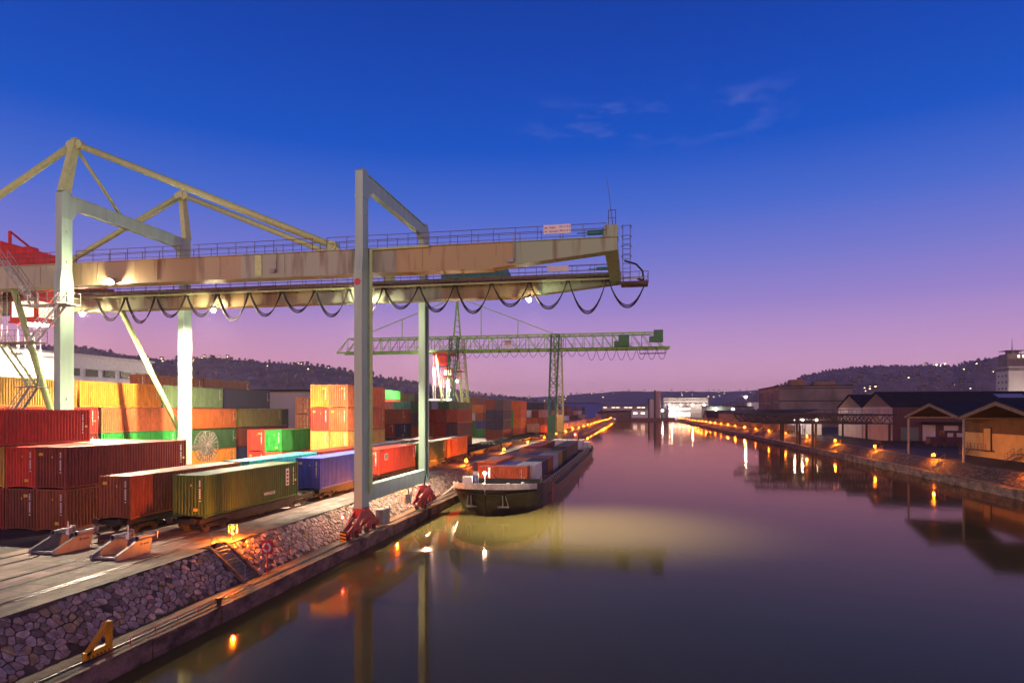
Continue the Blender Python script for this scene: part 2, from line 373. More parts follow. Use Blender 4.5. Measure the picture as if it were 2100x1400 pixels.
def rubble(y0, y1, seed):
    rnd = random.Random(seed); SL = math.hypot(XTOP - XFOOT, ZG - ZL); cs = .37
    nu, nv = int(SL / cs) + 1, int((y1 - y0) / cs) + 1
    S_ = {}
    for i in range(-1, nu + 1):
        for j in range(-1, nv + 1): S_[(i, j)] = ((i + .5 + rnd.uniform(-.55, .55)) * cs, y0 + (j + .5 + rnd.uniform(-.55, .55)) * cs)
    du = ((XTOP - XFOOT) / SL, (ZG - ZL) / SL); nrm = Vector((du[1], 0, -du[0])) if du[1] * 1 > 0 else Vector((0, 0, 1))
    if nrm.z < 0: nrm = -nrm
    m = MB()
    def P(u, v, h): return (XFOOT + du[0] * u + nrm.x * h, v, ZL + du[1] * u + nrm.z * h)
    for (i, j), (u, v) in S_.items():
        if not (.08 < u < SL - .05 and y0 < v < y1): continue
        if rnd.random() < .03: continue
        poly = [(u - 1, v - 1), (u + 1, v - 1), (u + 1, v + 1), (u - 1, v + 1)]
        for a in range(-2, 3):
            for b in range(-2, 3):
                q = S_.get((i + a, j + b))
                if q is None or (a == 0 and b == 0): continue
                dx, dy = q[0] - u, q[1] - v; d = math.hypot(dx, dy) or 1
                poly = clip(poly, (u + q[0]) / 2, (v + q[1]) / 2, dx / d, dy / d)
                if len(poly) < 3: break
            if len(poly) < 3: break
        if len(poly) < 3: continue
        cu = sum(p[0] for p in poly) / len(poly); cv = sum(p[1] for p in poly) / len(poly)
        g_ = rnd.uniform(.78, .95); h = rnd.uniform(.015, .075); tilt = (rnd.uniform(-.08, .08), rnd.uniform(-.08, .08)); n = len(poly); vs = []
        # cut the corners so the stones read as worn
        pl = []
        for k in range(n):
            a, b = poly[k - 1], poly[k]; c = poly[(k + 1) % n]; t = rnd.uniform(.08, .22)
            pl.append((b[0] + (a[0] - b[0]) * t, b[1] + (a[1] - b[1]) * t)); pl.append((b[0] + (c[0] - b[0]) * t, b[1] + (c[1] - b[1]) * t))
        n = len(pl)
        for s_, hh in ((g_, -.05), (g_ * .98, h * .55), (g_ * .88, h)):
            for (a, b) in pl:
                x_, y_ = (a - cu) * s_, (b - cv) * s_; vs.append(P(max(0, min(SL, cu + x_)), cv + y_, hh + (x_ * tilt[0] + y_ * tilt[1] if hh > 0 else 0)))
        fs = []
        for r_ in range(2):
            for k in range(n): fs.append((r_ * n + k, r_ * n + (k + 1) % n, (r_ + 1) * n + (k + 1) % n, (r_ + 1) * n + k))
        fs.append(tuple(range(2 * n, 3 * n)))
        m.mat(rnd.choice((0, 0, 1, 1, 2, 3, 3, 4, 5, 6))).add(vs, fs)
    return m
for (ya_, yb_, sd) in ((14, SY0 - .02, 21), (SY1 + .02, 92, 22)):
    tag(rubble(ya_, yb_, sd).build('stone_embankment', STONES), kind='structure')
# tufts of grass between the stones and along the edges
m = MB(); rnd = random.Random(77)
for i in range(420):
    yv = rnd.uniform(15, 80)
    if SY0 - .1 < yv < SY1 + .1: continue
    t = rnd.choice((rnd.uniform(.93, 1.0), rnd.uniform(0, .06), rnd.uniform(0, 1))); xx = XFOOT + (XTOP - XFOOT) * t; zz = ZL + (ZG - ZL) * t
    for k in range(9):
        a = rnd.uniform(0, 6.28); l_ = rnd.uniform(.07, .2); ox, oy = rnd.uniform(-.12, .12), rnd.uniform(-.12, .12)
        b0 = Vector((xx + ox, yv + oy, zz - .02)); tp_ = b0 + Vector((math.cos(a) * l_ * .6, math.sin(a) * l_ * .6, l_)); sd = Vector((-math.sin(a), math.cos(a), 0)) * .012
        m.add([b0 - sd, b0 + sd, tp_], [(0, 1, 2)])
M['grass'] = mat('dry_grass', (.09, .075, .03), .9, var=.4)
tag(m.build('grass', 'grass'), kind='stuff')
k = MB(); k.box(XTOP - .9, XTOP + .04, SY1, YE, ZG - .5, ZG + .06); k.box(XTOP - 2.25, XTOP - .9, SY0, YE, ZG - .4, ZG + .02)
tag(k.build('embankment_kerb', 'kerb'), kind='structure')
k = MB(); k.box(XTOP - .5, XTOP + .04, YB, SY0, ZG - .5, ZG + .05); k.box(XTOP - 2.25, XTOP - .5, YB, SY0, ZG - .4, ZG + .02)
tag(k.build('earth_strip', 'ledge'), kind='structure')
# ledge with crane rail slot, quay wall
l = MB(); l.box(XFOOT - .3, -21.95, YB, YE, -1, ZL); l.box(-21.6, XQ - .32, YB, YE, -1, ZL); l.box(-21.95, -21.6, YB, YE, -1, ZL - .1)
tag(l.build('quay_ledge', 'ledge'), kind='structure')
q = MB(); yy = YB
rnd = random.Random(5)
while yy < 300:
    L_ = 6.1; off = rnd.uniform(-.03, .03)
    if 22 < yy < 28: L_ = 30.3 - yy
    q.box(XQ - .32, XQ + off, yy + .05, yy + L_ - .05, -3, ZL - .03 + rnd.uniform(-.02, .02)); q.box(XQ - .31, XQ - .14, yy + L_ - .05, yy + L_ + .05, -3, ZL - .06)
    yy += L_
q.box(XQ - .32, XQ, yy + .05, YE, -3, ZL)
tag(q.build('quay_wall', 'wall'), 'stained concrete quay wall with joints along the left bank', 'quay wall')
q = MB(); q.box(XQ - .4, 47.5, YE, YE + 3, -3, 3.1); tag(q.build('quay_wall', 'wall'), 'dark quay wall closing the far end of the basin', 'quay wall')
q = MB()
yy = YB
while yy < 400:
    q.box(47.0, 47.5, yy + .03, yy + 9.97, -3, 1.2); yy += 10
q.box(47.0, 47.5, yy + .03, YE, -3, 1.2)
tag(q.build('quay_wall', 'wall'), 'dark concrete quay wall along the right bank', 'quay wall')
l = MB(); l.box(47.5, 48.9, YB, YE, -1, 1.12); tag(l.build('right_bank_ledge', 'ledge'), kind='structure')
e3 = embank(YB, YE, 300, 'bank', 48.8, 1.1, 51.0, ZG + .0, 3); tag(e3.build('right_bank_slope', 'bank'), kind='structure')
k = MB(); k.box(50.95, 52.6, YB, YE, ZG - .5, ZG + .03); tag(k.build('right_bank_path', 'ledge'), kind='structure')
k = MB(); k.quad((52.6, YB, ZG + .012), (61.9, YB, ZG + .012), (61.9, YE, ZG + .012), (52.6, YE, ZG + .012)); tag(k.build('right_bank_road', 'asphalt'), kind='structure')
# rails
def rail_pair(name, xc, y0, y1, gauge=1.5, z=ZG):
    m = MB()
    for sx in (-1, 1):
        x = xc + sx * gauge / 2
        m.mat(0).box(x - .035, x + .035, y0, y1, z - .05, z + .05)
        m.mat(1).box(x - .16, x + .16, y0, y1, z + .004, z + .010)
    tag(m.build(name, ['rail', 'black']), kind='structure')
T1, T2 = -29.52, -34.02
rail_pair('railway_track', T1, YB, 640); rail_pair('railway_track', T2, YB, 640); rail_pair('railway_track', 56.2, 215, 640)
m = MB(); m.box(-26.62, -26.55, YB, 34.2, ZG, ZG + .07); m.box(-26.40, -26.34, YB, 34.2, ZG, ZG + .05); m.box(-21.81, -21.74, YB, YE, ZL - .1, ZL + .03)
m.box(-50.44, -50.36, YB, 500, ZG, ZG + .07); m.box(48.2, 48.27, YB, YE, 1.12, 1.2)
tag(m.build('crane_rails', 'rail'), kind='structure')
# stair down the embankment
st = empty('concrete_stair', (XFOOT, (SY0 + SY1) / 2, ZL), 'concrete stair down the stone embankment beside the near orange lamp', 'stair')
m = MB(); n = 11
for i in range(n):
    xa = XFOOT + (XTOP - XFOOT) * i / n - XFOOT; xb = XFOOT + (XTOP - XFOOT) * (i + 1) / n - XFOOT
    zt = (ZG - ZL) * (i + 1) / n
    m.box(xb, xa, SY0 + .2 - st.location.y, SY1 - .25 - st.location.y, -.1, zt)
m.build('step_flight', 'kerb', st)
for yc in (SY0 + .1, SY1 - .12):
    m = MB(); yc -= st.location.y
    m.prism([(.25, -.1), (.25, .1), (XTOP - XFOOT, ZG - ZL + .16), (XTOP - XFOOT - .3, ZG - ZL + .16), (XTOP - XFOOT - .3, -.1)], 1, yc - .1, yc + .1)
    m.build('cheek_wall', 'wall', st)
m = MB(); yc = SY0 + .1 - st.location.y
m.tube((.2, yc, .0), (.2, yc, 1.0), .025); m.tube((XTOP - XFOOT, yc, ZG - ZL), (XTOP - XFOOT, yc, ZG - ZL + 1.0), .025); m.tube((.2, yc + .0, 1.0), (XTOP - XFOOT, yc, ZG - ZL + 1.0), .025)
m.build('handrail', 'steel_grey', st)
# ------------------------------------------------------------------ containers
PAL = {
 'maroon': ((.20, .028, .02), 'maroon'), 'brown': ((.28, .07, .03), 'brown'), 'dkbrown': ((.19, .045, .025), 'dark brown'), 'red': ((.52, .04, .026), 'red'),
 'darkred': ((.26, .026, .02), 'dark red'), 'orange': ((.62, .135, .018), 'orange'), 'salmon': ((.60, .145, .05), 'salmon orange'), 'amber': ((.70, .225, .025), 'amber'),
 'yellow': ((.60, .33, .075), 'pale yellow'), 'mustard': ((.46, .25, .04), 'mustard yellow'), 'navy': ((.016, .018, .075), 'navy'), 'blue': ((.05, .07, .36), 'blue'),
 'green': ((.035, .36, .06), 'bright green'), 'dkgreen': ((.035, .115, .035), 'dark green'), 'bottle': ((.04, .10, .02), 'olive green'),
 'sage': ((.16, .24, .10), 'sage green'), 'olive': ((.25, .19, .05), 'olive brown'), 'purple': ((.075, .055, .08), 'grey purple'), 'white': ((.7, .68, .64), 'white'),
 'mint': ((.22, .62, .30), 'mint green'), 'teal': ((.04, .36, .36), 'teal'), 'grey': ((.3, .3, .33), 'grey'), 'lilac': ((.4, .38, .5), 'lilac grey'), 'beige': ((.5, .42, .27), 'beige'),
 'pink': ((.5, .28, .24), 'dusty pink'), 'peach': ((.66, .3, .18), 'peach'), 'vermilion': ((.62, .10, .025), 'vermilion'), 'black': ((.02, .02, .024), 'black')}
W_ = 2.438
LEN = {20: 6.06, 40: 12.19}
HH = {'s': 2.59, 'h': 2.89}
_cm = {}
def corr(period, L, H, door):
    b = MB()
    b.wave((-.03, .11, .17), (0, 1, 0), (0, 0, 1), (1, 0, 0), L - .22, H - .29, period, .075)
    b.wave((-W_ + .03, L - .11, .17), (0, -1, 0), (0, 0, 1), (-1, 0, 0), L - .22, H - .29, period, .075)
    if not door: b.wave((-W_ + .11, .03, .17), (1, 0, 0), (0, 0, 1), (0, -1, 0), W_ - .22, H - .29, .25, .075)
    b.wave((-.11, L - .03, .17), (-1, 0, 0), (0, 0, 1), (0, 1, 0), W_ - .22, H - .29, .25, .075)
    # roof: shallow cross ribs
    b.wave((-W_ + .05, .06, H - .03), (0, 1, 0), (1, 0, 0), (0, 0, 1), L - .12, W_ - .1, .42, .02)
    b.box(-W_ + .05, -.05, .05, L - .05, .12, .17)
    return b
def frame_mb(L, H):
    f = MB(); c = .02
    for x0, x1 in ((-.11, -.0), (-W_, -W_ + .11)):
        for y0, y1 in ((0, .11), (L - .11, L)): f.box(x0 - 0, x1, y0, y1, .12, H - .12)
        f.box(x0 + .02, x1 - .02 if x1 > -.5 else x1, .11, L - .11, H - .12, H - .02)
        f.box(x0 + .02, x1 - .02 if x1 > -.5 else x1, .11, L - .11, .03, .17)
    for y0, y1 in ((.0, .1), (L - .1, L)):
        f.box(-W_ + .11, -.11, y0 + .02, y1 - .02, H - .12, H - .02)
        # bottom rail with fork pockets: three stubs
        f.box(-W_ + .11, -W_ + .62, y0 + .02, y1 - .02, .08, .17); f.box(-W_ + .62, -.62, y0 + .02, y1 - .02, .12, .17); f.box(-.62, -.11, y0 + .02, y1 - .02, .08, .17)
    f.mat(1)
    for x in (-.085, -W_ + .085):
        for yv in (.09, L - .09):
            for z in (.06, H - .06): f.box(x - .095, x + .095, yv - .1, yv + .1, z - .062, z + .062)
    return f
def doors_mb(H):
    d = []
    for x0, x1 in ((-W_ + .12, -W_ / 2 - .01), (-W_ / 2 + .01, -.12)):
        m = MB(); m.box(x0, x1, .015, .06, .18, H - .13)
        for k in range(4):
            zc = .18 + (H - .31) * (k + .5) / 4; m.box(x0 + .1, x1 - .1, .004, .016, zc - .2, zc + .2)
        bars = MB()
        for t in (.3, .75):
            x = x0 + (x1 - x0) * t; bars.tube((x, -.02, .2), (x, -.02, H - .16), .022, 6)
            bars.box(x - .02, x + .3, -.035, -.005, 1.1, 1.16)
            for z in (.25, H * .5, H - .25): bars.box(x - .06, x + .06, -.03, .015, z - .05, z + .05)
        d.append((m, bars))
    return d
def marks_mb(L, H, seed):
    m = MB(); rnd = random.Random(seed)
    # vertical owner code on near end (right) and at far end of the long side, small plates
    x = -.42
    z = H - .35
    for i in range(11):
        hgt = rnd.choice((.07, .085, .1)); m.box(x - .05, x + .05, .0, .02, z - hgt, z); z -= hgt + (.035 if i not in (3, 9) else .12)
    z = H - .4
    for i in range(11):
        hgt = rnd.choice((.07, .085, .1)); m.box(-.015, .004, L - .75, L - .66, z - hgt, z); z -= hgt + (.035 if i not in (3, 9) else .12)
    m.mat(1)
    pz = rnd.choice((.45, H - .6)); px = rnd.choice((-.75, -W_ + .45))
    m.box(px - .16, px + .16, .0, .022, pz, pz + .2)
    m.box(-.015, .005, L - .5, L - .25, H * .45, H * .45 + .16)
    m.add([(-1.15, -.004, H - .75), (-1.02, -.004, H - .75), (-1.08, -.004, H - .58), (-1.15, .02, H - .75), (-1.02, .02, H - .75), (-1.08, .02, H - .58)], [(0, 1, 2), (5, 4, 3), (0, 3, 4, 1), (1, 4, 5, 2), (2, 5, 3, 0)])
    return m
def cmesh(key, fn, mats):
    if key not in _cm: _cm[key] = fn().mesh(key[0], mats)
    return _cm[key]
cseed = [0]
def container(x, y, z, col, label, L=40, H='h', door=False, detail=2, rot=0, group=None, name='shipping_container', marks=True):
    rgb, word = PAL[col]
    l, h = LEN[L], HH[H]
    cseed[0] += 1; rnd = random.Random(cseed[0] * 13)
    jit = rnd.uniform(.88, 1.12)
    c = (min(1, rgb[0] * jit), min(1, rgb[1] * jit), min(1, rgb[2] * jit), 1)
    def ob(nm, me, par=None):
        o = bpy.data.objects.new(nm, me); COL.objects.link(o); o.color = c
        if par: o.parent = par
        return o
    if detail == 0:
        me = cmesh(('corrugated_body', L, H, 'far'), lambda: corr(.6, l, h, False), ['paint'])
        o = ob(name, me)
        o.location = (x, y, z); o.rotation_euler = (0, 0, rot)
        return tag(o, label, 'container', group)
    root = bpy.data.objects.new(name, None); COL.objects.link(root); root.location = (x, y, z); root.rotation_euler = (0, 0, rot)
    tag(root, label, 'container', group)
    ob('corrugated_shell', cmesh(('corrugated_shell', L, H, door), lambda: corr(.28, l, h, door), ['paint']), root)
    ob('frame', cmesh(('frame', L, H), lambda: frame_mb(l, h), ['paint', 'casting' if False else 'paint']), root)
    if door:
        for i, (m1, m2) in enumerate(doors_mb(h) if ('door', H, 0) not in _cm else [(None, None)] * 2):
            d = ob('door', cmesh(('door', H, i), lambda: m1, ['paint']), root)
            ob('locking_bar', cmesh(('locking_bar', H, i), lambda: m2, ['steel_grey']), d)
    if detail >= 2 and marks:
        ob('marking', cmesh(('marking', L, H, cseed[0] % 4), lambda: marks_mb(l, h, cseed[0]), ['marking', 'yellow_plate']), root)
    return root
TIER = ['bottom', 'second', 'third', 'fourth', 'fifth']
ORD = ['rightmost', 'second', 'third', 'fourth', 'fifth']
def stack(where, x, y0, cols, H='h', L=40, z=ZG, detail=2, group=None, doors=False, pitch=2.53):
    for ci, colm in enumerate(cols):
        n = len(colm)
        for ti, c in enumerate(colm):
            if not c: continue
            t = 'top' if ti == n - 1 and n > 1 else TIER[ti]
            cw = '' if len(cols) == 1 else (('right' if ci == 0 else 'left') if len(cols) == 2 else ORD[ci]) + ' column, '
            lab = f"{PAL[c][1]} container, {t} tier, {cw}{where}"
            container(x - ci * pitch, y0 + random.Random(ci * 7 + ti + int(x * 3)).uniform(-.06, .06), z + ti * (HH[H] + .008), c, lab, L, H, doors, detail, group=group or 'stacked shipping containers')
ZT = [ZG + i * 2.898 for i in range(6)]
# A - foreground left
stack('dark stack behind the rail buffers', -38.2, 38.0, [['brown', 'maroon'], ['dkbrown', 'red'], ['darkred', 'mustard'], ['maroon', 'navy']])
container(-43.28, 33.1, ZG + 2 * 2.898, 'red', 'long red container on top of the dark stack at the left edge', H='s', group='stacked shipping containers')
# B - the long orange rows
def rowB(y, tier, col, lab, L=40, x=-58.8, **kw):
    container(x, y, ZT[tier], col, lab, L, 'h', group='stacked shipping containers', **kw)
rowB(47.6, 3, 'mustard', 'mustard yellow container, top tier, left of the near landside crane leg')
rowB(60.2, 3, 'amber', 'amber container, top tier, between the two landside crane legs')
rowB(72.8, 3, 'sage', 'sage green container, top tier, behind the rear landside crane leg')
rowB(85.2, 3, 'navy', 'navy container, top tier, right end of the long orange row')
rowB(50.4, 2, 'red', 'bright red container under the mustard yellow one, at the left edge')
rowB(63.1, 2, 'salmon', 'salmon orange container under the amber one, third tier')
rowB(76.0, 2, 'orange', 'orange container right of the rear landside leg, above the cable reel')
rowB(88.8, 2, 'olive', 'olive brown container under the navy one, third tier')
rowB(50.4, 1, 'maroon', 'maroon container, second tier, left of the green one, mostly hidden')
rowB(63.1, 1, 'green', 'bright green container, second tier, under the salmon orange one')
rowB(76.0, 1, 'dkgreen', 'dark green container, second tier, behind the cable reel')
rowB(88.8, 1, 'maroon', 'maroon container, second tier, under the olive brown one')
rowB(50.4, 0, 'brown', 'brown container, ground tier, hidden at the left of the orange row', detail=1)
rowB(63.1, 0, 'navy', 'navy container, ground tier, under the bright green one', detail=1)
rowB(76.0, 0, 'amber', 'amber container on the ground behind the cable reel')
rowB(88.8, 0, 'navy', 'navy container, ground tier, under two maroon ones', detail=1)
stack('behind the olive brown container', -61.4, 95.6, [['brown', 'maroon', 'black']], detail=1)
for (yy, lst, wh) in ((55.3, ['maroon', 'blue', 'brown', 'orange', 'white'], 'far left behind the yellow containers'), (79.2, ['brown', 'navy', 'red', 'maroon', 'brown'], 'behind the sage green container'), (91.9, ['brown', 'navy', 'red', 'orange', 'darkred'], 'behind the navy container')):
    stack(wh, -66.8 if yy > 60 else -66.8, yy, [lst], detail=2 if yy > 60 else 1, H='h' if yy < 60 else 's', z=ZG + (0 if yy < 60 else .45), doors=False)
# G block, doors stack
stack('behind the teal wagon load', -45.7, 78.5, [['salmon', 'green'], ['red', 'red']])
stack('with doors facing the crane', -48.3, 91.0, [['brown', 'maroon', 'brown', 'brown']], H='s', doors=True)
stack('behind the brown doors', -51.2, 104.5, [['brown', 'maroon', 'brown', 'dkbrown']], detail=1)
# C - tall orange stack left of the water leg
stack('tall stack behind the near water leg', -34.9, 75.3, [['brown', 'yellow', 'salmon', 'salmon'], ['maroon', 'yellow', 'red', 'amber']])
# M
stack('between the two water legs', -45.2, 125.0, [['maroon', 'navy'], ['navy', 'darkred']])
container(-51.3, 125.0, ZT[2], 'brown', 'orange brown container set crosswise between the water legs', 20, 'h', rot=-math.pi / 2, group='stacked shipping containers')
stack('mint green block between the water legs', -48.8, 133.2, [['navy', 'maroon', 'orange', 'mint'], ['red', 'brown', 'maroon', 'peach']], H='s', L=20, detail=1)
stack('with green top beside the rear water leg', -42.4, 126.5, [['maroon', 'brown', 'purple', 'dkgreen']], H='s', L=20, detail=1)
stack('far block under the hills between the legs', -73.5, 218, [['purple'] * 5, ['green', 'brown', 'navy', 'olive', 'sage'], ['maroon', 'navy', 'red', 'brown', 'olive'], ['red', 'navy', 'brown', 'maroon', 'brown']], detail=0)
stack('bright green topped, beside the tall orange stack', -70.0, 176, [['maroon', 'navy', 'brown', 'red', 'green']], detail=0)
# F
stack('maroon block behind the rear water leg', -36.2, 131.0, [['maroon', 'purple', 'brown'], ['brown', 'maroon', 'maroon'], ['navy', 'brown', 'darkred']], detail=1)
stack('green topped, behind the maroon block', -39.6, 144.6, [['brown', 'maroon', 'red', 'sage'], ['navy', 'maroon', 'brown', 'dkgreen']], H='s', detail=1)
# Q, R
stack('floodlit block under the far crane', -47.0, 200, [['green', 'blue', 'brown', 'orange'], ['green', 'green', 'white', 'amber'], ['navy', 'green', 'blue', 'olive']], H='s', detail=1)
stack('olive stack behind the floodlit block', -52, 214, [['olive', 'brown', 'sage', 'olive', 'brown'], ['orange', 'olive', 'brown', 'amber', 'olive']], H='s', detail=0)
# D, E
stack('tall navy stack left of the far crane', -36.1, 178.4, [['maroon', 'navy', 'navy', 'purple'], ['maroon', 'navy', 'navy', 'maroon']], detail=1)
stack('tall orange stack by the far crane', -36.0, 206.4, [['salmon', 'amber', 'orange', 'orange'], ['brown', 'green', 'green', 'orange']], detail=1)
# S, U
stack('mixed block behind the far crane leg', -33.6, 246, [['brown', 'brown', 'pink', 'navy'], ['maroon', 'orange', 'maroon', 'navy'], ['brown', 'orange', 'white', 'navy'], ['maroon', 'brown', 'white', 'navy']], detail=0)
pal = ['maroon', 'navy', 'pink', 'beige', 'brown', 'purple', 'darkred', 'white', 'maroon']
rr = random.Random(3)
for yy, wh in ((312, 'first far block past the far crane'), (365, 'second far block past the far crane'), (430, 'third far block before the blue hall'), (500, 'last far block before the blue hall')):
    stack(wh, -37, yy, [[rr.choice(pal) for _ in range(3 + (ci + 1) % 2)] for ci in range(3)], detail=0)
# ------------------------------------------------------------------ wagons and their loads
def wagon_proto(L):
    root = empty('container_wagon', (0, 0, 0), 'dark flat wagon', 'rail wagon', 'flat container wagons')
    f = MB()
    for sx in (-1.12, 1.12):
        f.prism([(.5, .98), (L - .5, .98), (L - .5, .72), (L - 3.2, .70), (L - 4.4, .36), (4.4, .36), (3.2, .70), (.5, .72)], 0, sx - .06, sx + .06)
    for yv in (.5, 2.2, L * .35, L * .5, L * .65, L - 2.2, L - .5): f.box(-1.06, 1.06, yv - .12, yv + .12, .68, .95)
    f.box(-1.2, 1.2, .3, .5, .72, 1.0); f.box(-1.2, 1.2, L - .5, L - .3, .72, 1.0)
    f.box(-.25, .25, .5, L - .5, .55, .9)
    f.build('underframe', 'wagon', root)
    b = MB(); b.box(.9, 1.16, L * .5 - .9, L * .5 - .1, .25, .7); b.box(1.0, 1.2, L * .5 + .3, L * .5 + 1.1, .3, .66); b.build('brake_box', 'wagon', root)
    for yc in (2.4, L - 2.4):
        bg = MB()
        for sx in (-.98, .98):
            bg.prism([(yc - 1.35, .52), (yc - .4, .62), (yc + .4, .62), (yc + 1.35, .52), (yc + 1.35, .38), (yc + .5, .32), (yc - .5, .32), (yc - 1.35, .38)], 0, sx - .07, sx + .07)
            for dy in (-.9, .9): bg.box(sx - .14, sx + .14, yc + dy - .17, yc + dy + .17, .34, .62); bg.tube((sx, yc + dy - .3, .3), (sx, yc + dy - .3, .56), .09, 8); bg.tube((sx, yc + dy + .3, .3), (sx, yc + dy + .3, .56), .09, 8)
        bg.box(-.95, .95, yc - .2, yc + .2, .4, .68)
        bo = bg.build('bogie', 'wagon', root)
        for dy in (-.9, .9):
            for sx in (-.75, .75):
                wv = MB(); wv.tube((sx - .06, yc + dy, .43), (sx + .06, yc + dy, .43), .43, 18); wv.tube((sx + (.06 if sx > 0 else -.06), yc + dy, .43), (sx + (.14 if sx > 0 else -.14), yc + dy, .43), .12, 10)
                wv.build('wheel', 'wheel', bo)
    for yv, s in ((.3, -1), (L - .3, 1)):
        for sx in (-.87, .87):
            bb = MB(); bb.tube((sx, yv, .95), (sx, yv + s * .32, .95), .09, 8); bb.tube((sx, yv + s * .32, .95), (sx, yv + s * .36, .95), .21, 14); bb.build('buffer', 'wagon', root)
    return root
WP = {13.4: wagon_proto(13.4), 16.2: wagon_proto(16.2)}
wused = set()
def wagon(xc, y, label, L=13.4):
    if L not in wused: o = WP[L]; wused.add(L)
    else: o = copy_tree(WP[L])
    o.location = (xc, y, ZG + .05); o['label'] = label; return o
ZW = ZG + 1.06
loads1 = [(39.0, 'bottle', 'olive green container with white lettering on the nearest wagon', 16.2, 38.2), (55.3, 'blue', 'weathered blue container on a wagon left of the near water leg', 13.4, 54.8),
          (69.3, 'red', 'bright red container on a wagon between the water legs', 13.4, 68.7), (82.9, 'bottle', 'olive green container on a wagon behind the rear water leg', 13.4, 82.3), (96.6, 'orange', 'orange container on a wagon, lamplit, right of the rear water leg', 13.4, 96.0)]
for y0, c, lab, wl, wy in loads1:
    o = container(T1 + W_ / 2, y0, ZW, c, lab, group='containers on the train')
    wagon(T1, wy, f"dark flat wagon under the {lab.split(' on a')[0].split(' on the')[0]}" if c != 'bottle' else ('dark flat wagon under the nearest olive green container' if y0 < 50 else 'dark flat wagon under the farther olive green container'), wl)
    if y0 == 39.0:
        text('lettering', 'WIM.BS.DE', .34, (.02, 7.0, .62), (R(90), 0, R(90)), 'marking', o)
        m = MB()
        m.box(-.0, .02, 10.25, 10.75, 1.05, 2.45); m.mat(1)
        for i in range(4): m.box(.02, .03, 10.36, 10.64, 1.16 + i * .31, 1.34 + i * .31)
        m.build('warning_plate', ['sign', 'ink_red'], o)
    if c == 'red': 
        m = MB(); m.box(.0, .02, 1.6, 2.6, 1.55, 2.3); m.mat(1).box(.02, .03, 1.75, 2.0, 1.65, 2.2); m.box(.02, .03, 2.15, 2.4, 1.65, 2.2); m.build('logo_plate', ['sign', 'ink'], o)
loads2 = [(37.6, 'brown', 'brown container on the second track behind the buffers'), (51.1, 'teal', 'teal container on the second track behind the olive green one'), (64.6, 'maroon', 'maroon container on the second track behind the blue one'),
          (78.1, 'grey', 'grey container on the second track behind the red one'), (91.6, 'darkred', 'dark red container on the second track behind the rear water leg')]
for y0, c, lab in loads2:
    container(T2 + W_ / 2, y0, ZW, c, lab, group='containers on the train')
    wagon(T2, y0 - .6, f"dark flat wagon under the {PAL[c][1]} container on the second track")
for i in range(7):
    nm = ['first', 'second', 'third', 'fourth', 'fifth', 'sixth', 'seventh'][i]
    wagon(T1, 110.4 + i * 14, f"empty flat wagon, {nm} after the lamplit orange container"); wagon(T2, 105.6 + i * 14, f"empty flat wagon on the second track, {nm} after the loaded ones")
container(T2 + W_ / 2, 214.6, ZW, 'beige', 'beige container on a wagon left of the far crane leg', detail=1, group='containers on the train')
wagon(T2, 214.0, 'dark flat wagon under the beige container by the far crane')
container(T1 + W_ / 2, 214.6, ZW, 'orange', 'small orange container with doors, beside the beige one', 20, 's', True, 1, group='containers on the train')
wagon(T1, 211.4, 'dark flat wagon under the small orange container with doors')
for i in range(10):
    c = ['pink', 'beige', 'peach', 'beige', 'pink', 'beige', 'peach', 'pink', 'beige', 'pink'][i]
    container(T1 + W_ / 2, 268 + i * 12.8, ZG + .7, c, f"pale {PAL[c][1]} container in the far train, {['first','second','third','fourth','fifth','sixth','seventh','eighth','ninth','last'][i]} past the far crane", detail=0, group='pale containers in the far train')
for i in range(9):
    c = ['maroon', 'dkbrown', 'purple'][i % 3]
    container(T1 + W_ / 2, 402 + i * 20, ZG + .7, c, f"{PAL[c][1]} wagon load near the basin end, {['first','second','third','fourth','fifth','sixth','seventh','eighth','last'][i]} after the pale row", detail=0, group='dark wagon loads in the far train')
